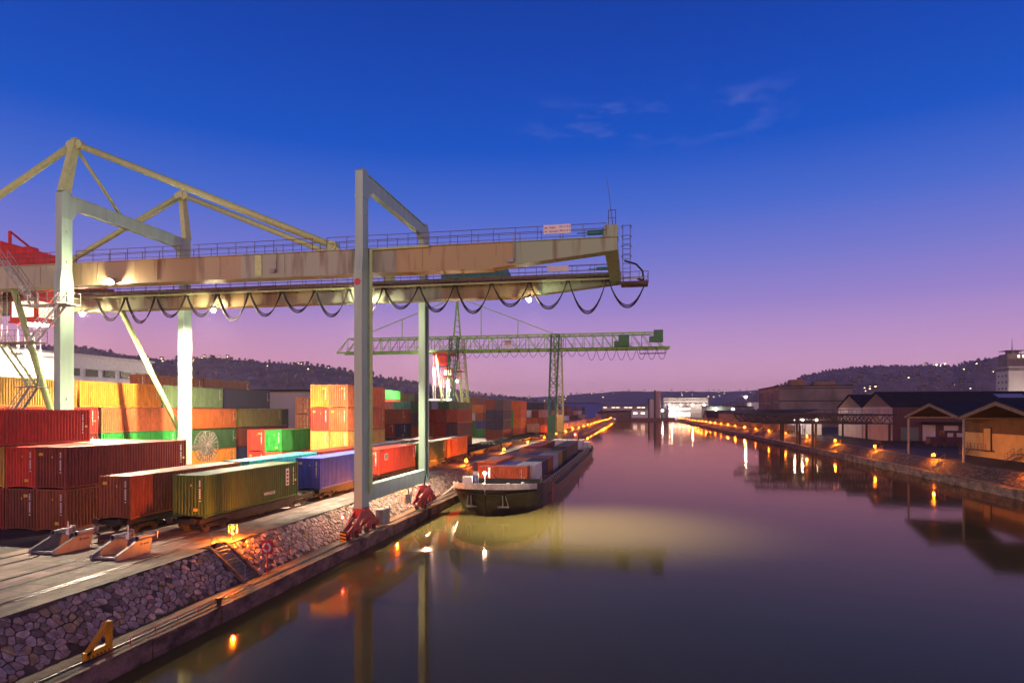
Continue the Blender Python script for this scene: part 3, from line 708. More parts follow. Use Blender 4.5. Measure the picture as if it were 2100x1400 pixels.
# ------------------------------------------------------------------ rail buffers
def buffer_stop(x, y, label, first=None):
    if first: o = copy_tree(first); o.location = (x, y, ZG + .01); o['label'] = label; return o
    root = empty('buffer_stop', (x, y, ZG + .01), label, 'buffer stop', 'grey buffer stops at the track ends'); root.scale = (.74, 1.0, .8)
    for sx in (-1.08, 1.08):
        m = MB(); m.prism([(0, .02), (2.5, .02), (2.75, 1.25), (2.15, 1.25), (1.75, 1.12), (0, .32)], 0, sx - .03, sx + .03)
        m.beam((sx, .0, .34), (sx, 1.75, 1.14), .22, .06); m.box(sx - .11, sx + .11, -.02, .03, 0, .34); m.box(sx - .12, sx + .12, .03, 2.5, 0, .07)
        for yv in (.9, 1.6, 2.3): m.box(sx - .05, sx + .05, yv - .05, yv + .05, .07, .2)
        m.build('side_plate', 'buffer', root)
        b = MB(); n = 16
        b.tube((sx, 1.5, 1.2), (sx, 2.85, 1.2), .2, 16); b.box(sx - .28, sx + .28, 2.85, 2.92, .92, 1.5)
        bt = b.build('buffer_tube', 'buffer', root)
        c = MB(); c.tube((sx, 1.492, 1.2), (sx, 1.499, 1.2), .15, 16); c.build('tube_end', 'hollow_shade', bt)  # dark disc stands for the shade inside the hollow tube
        lg = MB()
        for i in range(2): lg.box(sx + .03, sx + .036, 1.72 + .0, 1.9, .66 + i * .1, .73 + i * .1)
        lg.box(sx + .03, sx + .036, 1.98, 2.42, .68, .78)
        if sx > 0: lg.build('printed_mark', 'ink', root)
    m = MB(); m.box(-1.05, 1.05, .1, .26, .08, .22); m.box(-1.05, 1.05, .26, 1.4, .06, .1); m.build('cross_beam', 'buffer', root); m = MB(); m.tube((-1.05, 1.75, 1.22), (1.05, 1.75, 1.22), .05, 10); m.build('tie_rod', 'buffer', root)
    m = MB(); m.tube((0, 1.75, 1.2), (0, 1.75, 2.05), .04, 8); m.box(-.14, .14, 1.69, 1.71, 1.05, 1.4); m.build('signal_post', 'sign', root)
    return root
b1 = buffer_stop(-33.4, 31.6, 'grey steel buffer stop in front of the dark stack, the left one')
buffer_stop(-28.75, 31.0, 'grey steel buffer stop nearest the embankment kerb, the right one', b1)
for i_, (x_, y_, lb_) in enumerate(((-34.6, 35.4, 'short dark marker post right behind the left buffer stop'), (-33.0, 35.2, 'short dark marker post before the brown wagon load'), (-30.9, 36.3, 'short dark marker post left of the nearest wagon buffers'))):
    m = MB(); m.tube((0, 0, 0), (0, 0, .04), .28, 14); m.tube((0, 0, .04), (0, 0, .55), .04, 8); m.box(-.13, .13, -.05, .05, .5, .58); o = m.build('marker_post', 'black'); o.location = (x_, y_, ZG + .012); tag(o, lb_, 'post', 'marker posts by the track ends')
# yellow triangular crane stop and low red rail, life ring
yo = empty('crane_rail_stop', (-21.78, 22.5, ZL), 'yellow triangular crane rail stop on the quay ledge', 'rail stop')
m = MB(); m.box(-.1, .1, 0, 1.35, .03, .34)
m.beam((0, .08, .2), (0, 1.2, 1.22), .2, .16); m.box(-.1, .1, 1.17, 1.35, .34, 1.25); m.build('triangle_frame', 'yellow', yo)
m = MB()
for i in range(6): m.box(.1, .115, .12 + i * .2, .17 + i * .2, .05, .14)
m.build('bolt', 'black', yo)
ro = empty('low_guard_rail', (-21.42, 24.5, ZL), 'low red pipe rail along the quay ledge edge', 'guard rail')
m = MB(); m.tube((0, 0, .30), (0, 9.0, .30), .03, 8); m.build('rail_pipe', 'pinkred', ro)
for i in range(7):
    m = MB(); m.tube((0, .05 + i * 1.48, 0), (0, .05 + i * 1.48, .3), .028, 8); m.build('post', 'pinkred', ro)
lr = empty('life_ring_stand', (-22.45, 36.9, ZL), 'red life ring stand with white ring at the stair foot', 'life ring')
m = MB(); m.tube((0, 0, 0), (0, 0, 1.25), .05, 8); m.build('post', 'red', lr)
m = MB(); m.prism([(-.34, 1.2), (.34, 1.2), (.38, 1.75), (.34, 2.05), (-.34, 2.05), (-.38, 1.75)], 1, -.02, .04); m.build('back_board', 'red', lr)
m = MB(); nn = 18
for k in range(nn):
    a0, a1 = 2 * math.pi * k / nn, 2 * math.pi * (k + 1) / nn
    m.mat(1 if k % 5 == 4 else 0).tube((.23 * math.cos(a0), -.07, 1.62 + .25 * math.sin(a0)), (.23 * math.cos(a1), -.07, 1.62 + .25 * math.sin(a1)), .065, 8)
m.build('ring', ['white', 'red'], lr)
# bollards along the ledge
bp = None
for i, (bx, by) in enumerate(((-21.25, 30.4), (-21.3, 64.5), (-21.3, 88), (-21.3, 112))):
    m = MB(); m.tube((0, 0, 0), (0, 0, .3), .12, 12); m.tube((0, 0, .3), (0, 0, .4), .19, 12)
    o = m.build('bollard', 'black'); o.location = (bx, by, ZL)
    tag(o, ['black bollard by the wall recess nearest the stair', 'black bollard holding the barge mooring rope', 'black bollard beside the barge hold', 'black bollard beside the barge stern'][i], 'bollard', 'bollards on the quay ledge')
m = MB(); m.box(XQ - .3, XQ + .05, 27.45, 27.95, -.5, ZL + .01)
lad = empty('wall_ladder', (XQ + .06, 64.9, 0), 'dark steel ladder on the quay wall below the barge bow', 'ladder')
m = MB()
for dy in (-.2, .2): m.box(-.02, .06, dy - .04, dy + .04, -.8, ZL - .05)
m.build('side_rail', 'black', lad)
m = MB()
for i in range(5): m.tube((.02, -.2, -.2 + i * .25), (.02, .2, -.2 + i * .25), .02, 6)
m.build('rung', 'black', lad)
# ------------------------------------------------------------------ path lamps on both banks
def lamp_proto():
    root = empty('path_lamp', (0, 0, 0), '-', 'lamp')
    m = MB(); m.tube((0, 0, 0), (0, 0, .42), .05, 8); m.box(-.19, .19, -.015, .015, .40, .43); m.box(-.015, .015, -.19, .19, .40, .43); m.box(-.22, .22, -.22, .22, .98, 1.02)
    for sx in (-.18, .18):
        for sy in (-.18, .18): m.box(sx - .015, sx + .015, sy - .015, sy + .015, .42, .98)
    m.build('lamp_housing', 'steel_grey', root)
    m = MB(); m.sphere((0, 0, .80), .10, 10, 6); m.build('lamp_bulb', 'lamp_warm', root, True)
    la = bpy.data.lights.new('lamp_glow', 'POINT'); la.energy = 2300; la.color = (1.0, .22, .008); la.shadow_soft_size = .03
    lb = bpy.data.objects.new('lamp_glow', la); COL.objects.link(lb); lb.parent = root; lb.location = (0, 0, .57)
    return root
LP = lamp_proto(); lused = [0]
def lamp(x, y, z, label, group):
    o = LP if not lused[0] else copy_tree(LP)
    lused[0] += 1; o.location = (x, y, z); o['label'] = label; o['group'] = group
nth = lambda n: {1: '1st', 2: '2nd', 3: '3rd'}.get(n, f'{n}th')
for i in range(25):
    y0 = 37.3 + i * 29.2
    lamp(-25.1, y0, ZG + .06, 'glowing orange path lamp at the top of the concrete stair' if i == 0 else f"glowing orange lamp on the left embankment, {nth(i)} after the stair lamp", 'orange lamps along the left embankment')
for i in range(25):
    lamp(50.8, 95.5 + i * 27.8, ZG + .02, f"glowing orange lamp on the right bank, {nth(i + 1)} from the near end", 'orange lamps along the right bank')
# right bank stairs with handrails beside the lamps
rs0 = None
for i in range(8):
    yy = 92.5 + i * 27.8
    if rs0 is None:
        rs0 = empty('bank_stair', (0, 0, 0), '', 'stair', 'stairs on the right bank')
        m = MB()
        for j in range(9): m.box(-2.1 + j * .24, -2.1 + (j + 1) * .24 + .05, -.55, .55, -1.7, -1.5 + j * .19)
        m.build('step_flight', 'kerb', rs0)
        m = MB(); m.tube((-2.05, -.6, -1.5), (-2.05, -.6, -.55), .035, 6); m.tube((0, -.6, .1), (0, -.6, 1.1), .035, 6); m.tube((-2.05, -.6, -.55), (0, -.6, 1.1), .04, 6); m.tube((-1, -.6, -.7), (-1, -.6, .3), .035, 6)
        m.build('handrail', 'yellow', rs0); o = rs0
    else: o = copy_tree(rs0)
    o.location = (51.0, yy, ZG); o['label'] = f"bank stair with yellow lit handrail beside the {nth(i + 1)} right bank lamp"
# ------------------------------------------------------------------ cranes
def part(mb, name, mats, root, parent=None, smooth=False):
    """mesh given in world coordinates, parented under a root that stands elsewhere"""
    o = mb.build(name, mats, None, smooth); p = parent or root
    o.parent = p; o.matrix_parent_inverse = Matrix.Translation(-root.location) if p is root else Matrix.Identity(4)
    return o
def railing(m, p, q, step=1.75, h=1.05, r=.022, mid=True):
    p = Vector(p); q = Vector(q); n = max(1, round((q - p).length / step)); up = Vector((0, 0, h))
    for i in range(n + 1):
        a = p.lerp(q, i / n); m.beam(a, a + up, r * 1.8)
    m.beam(p + up, q + up, r * 2)
    if mid: m.beam(p + up * .52, q + up * .52, r * 1.5)
def flight(m, p, q, wv, n=None):
    """stair flight from p (bottom) to q (top); wv = width vector"""
    p = Vector(p); q = Vector(q); wv = Vector(wv); n = n or max(4, round(abs(q.z - p.z) / .24))
    for s in (0, 1): m.beam(p + wv * s, q + wv * s, .06, .22)
    for i in range(n):
        a = p.lerp(q, (i + .5) / n); m.add([a + Vector((0, 0, 0)), a + wv, a + wv + Vector(((q - p).x / n * .9, (q - p).y / n * .9, 0)), a + Vector(((q - p).x / n * .9, (q - p).y / n * .9, 0))], [(0, 1, 2, 3)])
        m.beam(a, a + wv, .05, .04)
    for s in (0, 1):
        up = Vector((0, 0, 1.0))
        m.beam(p + wv * s + up, q + wv * s + up, .05); m.beam(p + wv * s + up * .5, q + wv * s + up * .5, .035)
        for t in (0, .33, .66, 1): a = p.lerp(q, t) + wv * s; m.beam(a, a + up, .04)
def floodlight(root, x, y, z, lens='lamp_white', s=.3, aim=(0, 0, -1), P=60000, cone=130):
    """housing with a round lens facing along aim"""
    h = MB(); a = Vector(aim).normalized(); p = Vector((x, y, z))
    h.tube(p - a * .3, p, s * .75, 12, s * 1.06); h.beam(p - a * .2, (x, y + .9, z + .6), .08)
    ho = part(h, 'floodlight', 'steel_grey', root)
    l = MB(); l.sphere(p + a * s * .55, s * .62, 14, 8)
    lo = l.build('lens', lens); lo.parent = ho
    la = bpy.data.lights.new('floodlight_beam', 'SPOT'); la.energy = P; la.color = (1.0, .80, .54); la.spot_size = R(cone); la.spot_blend = .55 if cone > 100 else 1.0; la.shadow_soft_size = s * .9
    lb = bpy.data.objects.new('floodlight_beam', la); COL.objects.link(lb); lb.location = p + a * s * 1.6; lb.rotation_euler = a.to_track_quat('-Z', 'Y').to_euler()
    return ho
Y1, Y2, XW, XL = 49.6, 65.5, -21.77, -50.1
cr = empty('gantry_crane', (-36, 57.5, ZG), 'pale green container gantry crane spanning the rail yard and the quay', 'crane')
def leg_mb(x, yc, z0, ztop, inward):
    m = MB(); a, b = .72, .55
    pts = [(yc - a, z0), (yc + a, z0), (yc + a, 22.4), (yc + b, 23.6), (yc + b, ztop), (yc, ztop + .35), (yc - b, ztop), (yc - b, 23.6), (yc - a, 22.4)]
    m.prism(pts, 0, x - .33, x + .33)
    m.box(x - .36, x + .36, yc - .58, yc + .58, 28.25, 28.5)
    for z in (12, 24.2, 26.9): m.box(x - .38, x + .38, yc - .12, yc + .12, z, z + .22)
    return m
part(leg_mb(XW, Y1, 3.2, 30.4, 1), 'leg', 'leg', cr); part(leg_mb(XW, Y2, 3.6, 30.4, -1), 'leg', 'leg', cr)
part(leg_mb(XL, Y1, 3.4, 30.4, 1), 'leg', 'leg', cr); part(leg_mb(XL, Y2, 3.4, 30.4, -1), 'leg', 'leg', cr)
for x, nm in ((XW, 'portal_beam'), (XL, 'portal_beam')):
    m = MB(); ya, yb = Y1 + .55, Y2 - .55
    m.prism([(ya, 28.0), (ya + .5, 28.9), (ya + 1.1, 29.25), (yb - 1.1, 29.25), (yb - .5, 28.9), (yb, 28.0), (yb, 30.35), (ya, 30.35)], 0, x - .28, x + .28)
    m.box(x - .38, x + .38, ya, yb, 30.35, 30.42)
    part(m, nm, 'leg', cr)
m = MB(); m.prism([(Y1 + .72, 3.6), (Y2 - .72, 3.6), (Y2 - .72, 4.85), (Y2 - 1.0, 4.85), (Y1 + .72, 4.85)], 0, XW - .3, XW + .3); m.box(XW - .36, XW + .36, Y1 + .72, Y2 - .72, 4.85, 4.92); part(m, 'sill_beam', 'leg', cr)
m = MB(); m.prism([(Y1 + .72, 3.6), (Y2 - .72, 3.6), (Y2 - .72, 4.85), (Y1 + .72, 4.85)], 0, XL - .3, XL + .3); part(m, 'sill_beam', 'leg', cr)
# girders
for gi, (ya, yb) in enumerate(((50.45, 51.65), (63.4, 64.62))):
    m = MB()
    m.prism([(-86, 22.4), (-11, 22.4), (-1.25, 23.4), (-1.25, 24.36), (-86, 24.36)], 1, ya, yb)
    m.box(-86, -1.2, ya - .14, yb + .14, 24.36, 24.42); m.prism([(-86, 22.34), (-11, 22.34), (-11, 22.4), (-86, 22.4)], 1, ya - .13, yb + .13)
    x = -84.0
    while x < -4:
        m.box(x - .02, x + .02, ya - .05, ya, 22.6 if x < -12 else 23.4, 24.3); x += 6.1
    part(m, 'girder', 'girder', cr)
    r_ = MB(); yy = ya - .08
    if gi == 0:
        railing(r_, (-84, yy, 24.42), (XL - .5, yy, 24.42)); railing(r_, (XL + .5, yy, 24.42), (-26.5, yy, 24.42)); railing(r_, (-25.2, yy, 24.42), (-2.1, yy, 24.42))
    else:
        railing(r_, (-84, 62.55, 24.0), (-2.4, 62.55, 24.0)); 
    railing(r_, (-84, yb + .1, 24.42), (-2.1, yb + .1, 24.42))
    part(r_, 'railing', 'railing', cr)
m = MB(); m.box(-84, -1.3, 62.5, 63.39, 23.96, 24.0); m.box(-84, -1.3, 62.46, 62.5, 23.88, 24.06)
for i in range(42): m.beam((-83 + i * 2, 62.6, 23.93), (-83 + i * 2, 63.39, 23.5), .06)
part(m, 'walkway', 'railing', cr)
m = MB(); m.box(-60, 1.0, 62.72, 62.84, 23.62, 23.78)
for i in range(16): m.beam((-59 + i * 3.9, 62.78, 23.76), (-59 + i * 3.9, 62.78, 23.96), .06)
part(m, 'festoon_rail', 'yellow_green', cr)
# end tie and end platform
m = MB(); m.box(-2.25, -1.25, 51.8, 63.25, 23.45, 24.36); m.box(-2.3, -1.2, 50.45, 51.65, 24.43, 25.35); part(m, 'end_tie', 'girder', cr)
m = MB(); m.box(-1.2, 1.3, 61.6, 63.4, 22.9, 22.98); m.box(-1.2, 1.3, 61.55, 61.65, 23.0, 23.15); railing(m, (-1.2, 61.6, 22.98), (1.3, 61.6, 22.98), .9); railing(m, (1.3, 61.6, 22.98), (1.3, 63.4, 22.98), .9)
m.box(-1.1, 1.35, 61.58, 61.66, 22.98, 23.1); part(m, 'end_platform', 'railing', cr); m = MB()
for i in range(9): m.beam((-.9, 54 + 0, 21.9 + i * .4), (-.3, 54, 21.9 + i * .4), .035)
for sx in (-.9, -.3): m.beam((sx, 54, 21.6), (sx, 54, 26.3), .05)
for i in range(4):
    zz = 23.6 + i * .8; m.path([(-.95, 54, zz), (-1.0, 53.4, zz), (-.6, 53.15, zz), (-.2, 53.4, zz), (-.25, 54, zz)], .025, 5)
part(m, 'end_ladder', 'railing', cr)
m = MB(); m.beam((-1.95, 50.9, 25.35), (-1.95, 50.9, 26.6), .06); m.beam((-1.4, 50.9, 25.35), (-1.4, 50.9, 26.6), .06); m.beam((-1.95, 50.9, 26.6), (-1.4, 50.9, 26.6), .05); m.beam((-1.95, 50.9, 26.0), (-1.4, 50.9, 26.0), .04)
m.tube((-1.6, 51, 25.35), (-2.1, 51, 29.3), .035, 6, .012); part(m, 'antenna', 'railing', cr)
for yy in (51.0, 64.0):
    m = MB(); m.tube((-3.6, yy, 24.95), (-2.4, yy, 24.95), .17, 10); m.tube((-4.4, yy, 24.95), (-3.6, yy, 24.95), .04, 6); m.box(-2.4, -2.25, yy - .4, yy + .4, 24.42, 25.2); part(m, 'end_buffer', 'teal', cr)
# masts, stays
apx = {}
for yl, ya in ((Y1, 50.8), (Y2 + .3, 65.0)):
    m = MB(); m.prism([(yl - .5, 30.6), (yl + .5, 30.6), (ya + .33, 35.6), (ya + .1, 35.9), (ya - .15, 35.9), (ya - .35, 35.6)], 0, XL - .26, XL + .26)
    part(m, 'mast', 'yellow_green', cr)
    for sx in (-1, 1):
        c = MB(); c.tube((XL + sx * .42, ya - .22, 35.25), (XL + sx * .42, ya + .22, 35.25), .42, 16); c.tube((XL + sx * .42, ya - .26, 35.25), (XL + sx * .42, ya + .26, 35.25), .16, 12)
        part(c, 'pin_lug', 'yellow_green', cr, smooth=False)
for ya, yg in ((50.8, 51.05), (65.0, 64.0)):
    for xe in (-25.0, -71.0):
        sx = 1 if xe > XL else -1
        m = MB(); a = Vector((XL + sx * .6, ya, 35.15)); b = Vector((xe, yg, 24.95)); d = (b - a).normalized()
        m.tube(a + d * .3, b - d * .4, .30, 18); m.tube(b - d * .5, b, .18, 10); part(m, 'stay', 'yellow_green', cr, smooth=True)
        m = MB(); m.tube((xe, yg - .25, 24.95), (xe, yg + .25, 24.95), .42, 18); m.prism([(xe - .9, 24.42), (xe + .9, 24.42), (xe + .35, 24.9), (xe - .35, 24.9)], 1, yg - .12, yg + .12)
        m.tube((xe, yg - .29, 24.95), (xe, yg + .29, 24.95), .15, 12); part(m, 'stay_foot', 'yellow_green', cr)
    ym = 56.1 if ya < 60 else 58.6
    m = MB(); m.tube((XL, ya, 35.1), (XL, ym, 30.42), .16, 12); part(m, 'brace', 'yellow_green', cr, smooth=True)
for yy, yg in ((Y1, 51.0), (Y2, 64.0)):
    m = MB(); m.tube((-57, yg, 22.36), (XL - .3, yy, 8.0), .28, 16); part(m, 'raking_strut', 'yellow_green', cr, smooth=True)
# festoon cable loops
for i in range(16):
    x0 = -59.2 + i * 3.78; wdt = 3.78; drop = (2.5 + .35 * math.sin(i * 1.9)) * (1.1 if i > 12 else 1)
    m = MB()
    for c, (dy, dd) in enumerate(((-.10, 0), (0, .14), (.1, .3))):
        pts = []
        for k in range(13):
            t = k / 12; u = 2 * t - 1
            pts.append((x0 + .12 + (wdt - .24) * t, 62.78 + dy, 23.5 - (drop - dd) * (1 - abs(u) ** 2.1)))
        m.path(pts, .05, 6)
    m.box(x0 - .2, x0 + .2, 62.6, 62.96, 23.46, 23.6)
    part(m, 'cable_loop', 'cable', cr)
m = MB(); m.path([(-.9, 63, 25.4), (.2, 62.9, 25.0), (.8, 62.8, 24.3), (.9, 62.8, 23.4), (.3, 62.8, 23.6)], .09, 8); part(m, 'end_cable', 'cable', cr)
# electrics house on the rear girder
m = MB(); m.box(-19.3, -12.9, 63.6, 66.4, 24.43, 25.75); m.prism([(-12.9, 24.43), (-12.2, 24.43), (-12.9, 25.75)], 1, 63.65, 66.3)
for i in range(5): m.box(-19.1 + i * 1.25, -19.05 + i * 1.25, 63.57, 63.6, 24.5, 25.7)
part(m, 'electrics_house', 'teal', cr)
for xx in (-12.8, -11.6): pass
# load sign on the railing
def sign_board(root, x0, x1, y, z0, z1, rows=None):
    m = MB(); m.box(x0, x1, y - .04, y, z0, z1); return part(m, 'sign', 'sign', root)
sg = sign_board(cr, -6.95, -4.8, 50.3, 24.82, 25.52)
for s_, x, z, mt in (('am', -6.87, 25.24, 'ink'), ('Haken', -6.5, 25.24, 'ink_red'), ('50t', -5.7, 25.28, 'ink'), ('x', -5.38, 25.28, 'ink'), ('15 m', -5.22, 25.28, 'ink'),
                     ('am', -6.87, 24.95, 'ink'), ('Spreader', -6.5, 24.95, 'ink_red'), ('40t', -5.7, 24.98, 'ink'), ('x', -5.38, 24.98, 'ink'), ('15 m', -5.22, 24.98, 'ink')):
    text('lettering', s_, .2, (x, 50.255, z), (R(90), 0, 0), mt, sg)
sg2 = sign_board(cr, -8.3, -6.2, 62.5, 24.5, 25.05)
# floodlights under the girders
for x, yv, z, am, P_, cn in ((-45.6, 49.9, 22.5, (-.02, -.72, -.72), 82000, 96), (-60.2, 62.0, 21.9, (.05, -.3, -1), 38000, 140), (-44.0, 62.0, 21.9, (-.12, .1, -1), 62000, 152),
                     (-26.6, 62.0, 21.9, (-.42, .05, -1), 72000, 118), (-10.0, 62.0, 21.9, (.24, .02, -1), 84000, 80)): floodlight(cr, x, yv, z, 'lamp_soft' if cn < 90 else 'lamp_white', aim=am, P=P_, cone=cn)
# small fittings on the front girder
for x in (-29.8, -9.3):
    m = MB(); m.tube((x, 50.3, 22.9), (x, 50.3, 24.8), .06, 8); m.box(x - .5, x - .02, 50.1, 50.4, 22.75, 23.05); part(m, 'girder_lamp', 'steel_grey', cr)
m = MB(); m.box(-31.8, -31.2, 50.36, 50.42, 22.5, 24.3); part(m, 'joint_plate', 'yellow_green', cr)
m = MB(); m.tube((XW + .1, 50.55, 3.9), (XW + .52, 50.3, 4.6), .13, 10); m.tube((XW + .5, 50.28, 4.5), (XW + .5, 50.28, 24.3), .15, 10); m.tube((XW + .5, 50.28, 24.3), (XW + 5.5, 50.28, 24.35), .1, 8)
for z in (8.0, 13.4, 14.2, 19): m.tube((XW + .5, 50.28, z), (XW + .5, 50.28, z + .14), .21, 10)
part(m, 'conduit', 'yellow_green', cr)
m = MB(); m.path([(XW + .36, Y2 - .3, 22), (XW + .36, Y2 - .3, 4.5), (XW + .4, Y2 - .9, 3.8), (XW + .2, Y2 - .5, 3.3)], .06, 6); m.path([(XW + .36, Y2 + .2, 22), (XW + .36, Y2 + .2, 4)], .04, 6); part(m, 'leg_cable', 'cable', cr)
m = MB(); m.tube((XW - .05, Y1 - .74, 21.4), (XW - .05, Y1 - .7, 21.4), .28, 14); part(m, 'hatch', 'pinkred', cr)
# platform bracket hanging from the sill beam
m = MB(); m.beam((XW, 60.6, 3.6), (XW, 61.3, 1.9), .1); m.beam((XW, 62.2, 3.6), (XW, 61.3, 1.9), .1); m.box(XW - .2, XW + .2, 60.4, 60.9, 2.0, 2.9); part(m, 'cable_guide', 'steel_grey', cr)
# stairs on the landside near leg
m = MB(); yf = Y1 - 1.9
flight(m, (-51.6, yf, 20.3), (-54.9, yf, 24.4), (0, .8, 0)); part(m, 'stair_flight', 'steel_grey', cr)
m = MB(); flight(m, (-51.7, yf - .1, 17.1), (-48.6, yf - .1, 20.3), (0, .8, 0)); part(m, 'stair_flight', 'white', cr)  # lit flight: the light is put in as white paint over grey steel
m = MB(); flight(m, (-51.8, yf, 13.2), (-54.9, yf, 17.0), (0, .8, 0)); part(m, 'stair_flight', 'yellow_green', cr)
m = MB(); flight(m, (-54.2, yf - .1, 9.8), (-51.5, yf - .1, 13.2), (0, .8, 0)); part(m, 'stair_flight', 'steel_grey', cr)
for z, xa, xb in ((20.25, -52.6, -47.6), (17.05, -55.8, -51.0), (13.15, -53.0, -50.6)):
    m = MB(); m.box(xa, xb, yf - .3, Y1 - .75, z - .08, z)
    railing(m, (xa, yf - .28, z), (xb, yf - .28, z), 1.0, 1.0); railing(m, (xa, yf - .28, z), (xa, Y1 - .8, z), 1.0, 1.0); railing(m, (xb, yf - .28, z), (xb, Y1 - .8, z), 1.0, 1.0)
    part(m, 'stair_platform', 'steel_grey', cr)
# cable reel on the landside rear leg
ce = Vector((-48.9, 67.6, 6.95)); m = MB(); RR = 1.75
for xx in (-.28, .28):
    for k in range(28):
        a0, a1 = 2 * math.pi * k / 28, 2 * math.pi * (k + 1) / 28
        m.beam(ce + Vector((xx, RR * math.cos(a0), RR * math.sin(a0))), ce + Vector((xx, RR * math.cos(a1), RR * math.sin(a1))), .07)
    for k in range(22):
        a0 = 2 * math.pi * k / 22; m.beam(ce + Vector((xx * 1.0, .3 * math.cos(a0), .3 * math.sin(a0))), ce + Vector((xx, RR * math.cos(a0), RR * math.sin(a0))), .06, .11)
m.tube(ce - Vector((.6, 0, 0)), ce + Vector((.45, 0, 0)), .34, 16); m.beam(ce - Vector((.5, 0, 0)), (XL, Y2 + .6, 6.9), .3); part(m, 'cable_reel', 'reel', cr)
# bogies
def bogie_set(x, yc, zr, sgn):
    z = zr
    m = MB()
    for sx in (-.34, .34):
        m.prism([(yc - 2.05, z + 1.25), (yc - 2.0, z + .95), (yc - 1.5, z + .95), (yc - .7, z + 1.35), (yc + .7, z + 1.35), (yc + 1.5, z + .95), (yc + 2.0, z + .95), (yc + 2.05, z + 1.25), (yc + .45, z + 2.15), (yc - .45, z + 2.15)], 0, x + sx - .05, x + sx + .05)
    m.box(x - .28, x + .28, yc - .6, yc + .6, z + 1.45, z + 2.2); m.box(x - .5, x + .5, yc - .55, yc + .55, z + 1.9, z + 2.2)
    bo = part(m, 'bogie', 'pinkred', cr)
    for c in (-1.75, 1.75):
        f = MB()
        for sx in (-.26, .26):
            f.prism([(yc + c - 1.4, z + .5), (yc + c - 1.2, z + .8), (yc + c - .35, z + 1.15), (yc + c + .35, z + 1.15), (yc + c + 1.2, z + .8), (yc + c + 1.4, z + .5), (yc + c + .4, z + .62), (yc + c - .4, z + .62)], 0, x + sx - .04, x + sx + .04)
        for dy in (-.75, .75): f.beam((x + .34, yc + c + dy - .3, z + .25), (x + .34, yc + c + dy, z + .75), .12); f.beam((x + .34, yc + c + dy + .3, z + .25), (x + .34, yc + c + dy, z + .75), .12)
        fo = f.build('truck_frame', 'pinkred'); fo.parent = bo
        for dy in (-.75, .75):
            wv = MB(); wv.tube((x - .09, yc + c + dy, z + .36), (x + .09, yc + c + dy, z + .36), .36, 18); wv.tube((x + .09, yc + c + dy, z + .36), (x + .14, yc + c + dy, z + .36), .4, 18)
            wo = wv.build('wheel', 'wheel'); wo.parent = bo
    return bo
bA = bogie_set(XW, Y1 - .1, .98, 1); bB = bogie_set(XW, Y2 + .2, .98, 1); bogie_set(XL, Y1, ZG + .05, 1); bogie_set(XL, Y2, ZG + .05, 1)
m = MB(); m.box(XW - .28, XW + .42, 53.2, 54.7, 1.15, 2.45); part(m, 'drive_cabinet', 'steel_grey', cr)
m = MB(); m.box(XW - .25, XW + .25, Y1 - 3.45, Y1 - 3.38, 1.05, 1.85)
for i in range(3): m.mat(1).add([(XW - .25, Y1 - 3.456, 1.15 + i * .25), (XW + .25, Y1 - 3.456, 1.35 + i * .25 - .3), (XW + .25, Y1 - 3.456, 1.35 + i * .25 - .18), (XW - .25, Y1 - 3.456, 1.27 + i * .25)], [(0, 1, 2, 3)])
part(m, 'striped_guard', ['black', 'yellow'], cr)
m = MB(); m.tube((XW - .1, Y1 - 3.3, 1.95), (XW - .1, Y1 - 4.0, 1.95), .05, 8); m.tube((XW - .1, Y1 - 3.25, 1.9), (XW + .2, Y1 - 2.2, 2.7), .05, 8); m.beam((XW - .25, Y1 - 3.0, 2.0), (XW - .25, Y1 - 3.0, 2.75), .06); part(m, 'guard_bracket', 'steel_grey', cr)
m = MB(); m.sphere((XW - .25, Y1 - 3.0, 2.85), .09, 8, 6); part(m, 'warning_lamp', 'lamp_red', cr)
# ---- trolley of the near crane
tr = empty('crane_trolley', (-67, 58, 24.42), 'red trolley with machine house and cab on top of the crane girders', 'crane trolley')
m = MB(); m.prism([(53.6, 25.0), (63.0, 25.0), (63.0, 27.3), (61.5, 27.8), (53.6, 27.8)], 0, -73.5, -61.4)
for i in range(8): m.box(-61.42, -61.37, 54 + i * 1.15, 54.06 + i * 1.15, 25.1, 27.2)
part(m, 'machine_house', 'red', tr)
m = MB(); m.box(-74.5, -60.6, 50.9, 64.2, 24.6, 24.95); m.box(-60.6, -58.2, 62.6, 64.3, 24.6, 24.8); railing(m, (-61.0, 51, 24.95), (-61.0, 64.2, 24.95), 1.2); part(m, 'trolley_frame', 'red', tr)
m = MB(); m.beam((-62.4, 55.4, 27.8), (-62.4, 55.4, 29.3), .22); m.beam((-62.4, 55.4, 29.3), (-62.3, 57.5, 28.2), .16); m.box(-62.7, -61.9, 57.2, 58.2, 27.8, 28.2); part(m, 'hoist_davit', 'red', tr)
m = MB(); m.prism([(56.3, 20.3), (59.3, 20.3), (59.3, 22.9), (56.3, 22.9)], 0, -63.4, -60.2); m.box(-63.0, -60.6, 56.6, 59.0, 22.9, 24.6); m.box(-63.5, -59.8, 56.2, 59.4, 20.1, 20.3)
cb = part(m, 'cab', 'red', tr)
m = MB(); m.box(-63.1, -60.5, 56.26, 56.29, 20.7, 22.3); m.box(-60.19, -60.16, 56.6, 59.0, 20.7, 22.3); w_ = m.build('cab_window', 'win_lit'); w_.parent = cb
m = MB(); railing(m, (-64.8, 56.2, 21.9), (-60.0, 56.2, 21.9), .8, 1.0); railing(m, (-59.9, 56.2, 20.3), (-59.9, 59.4, 20.3), .8, 1.0); part(m, 'cab_railing', 'railing', tr)
m = MB(); m.box(-62.6, -61.0, 57.0, 58.6, 20.0, 20.09); part(m, 'cab_floodlight', 'lamp_small', tr)
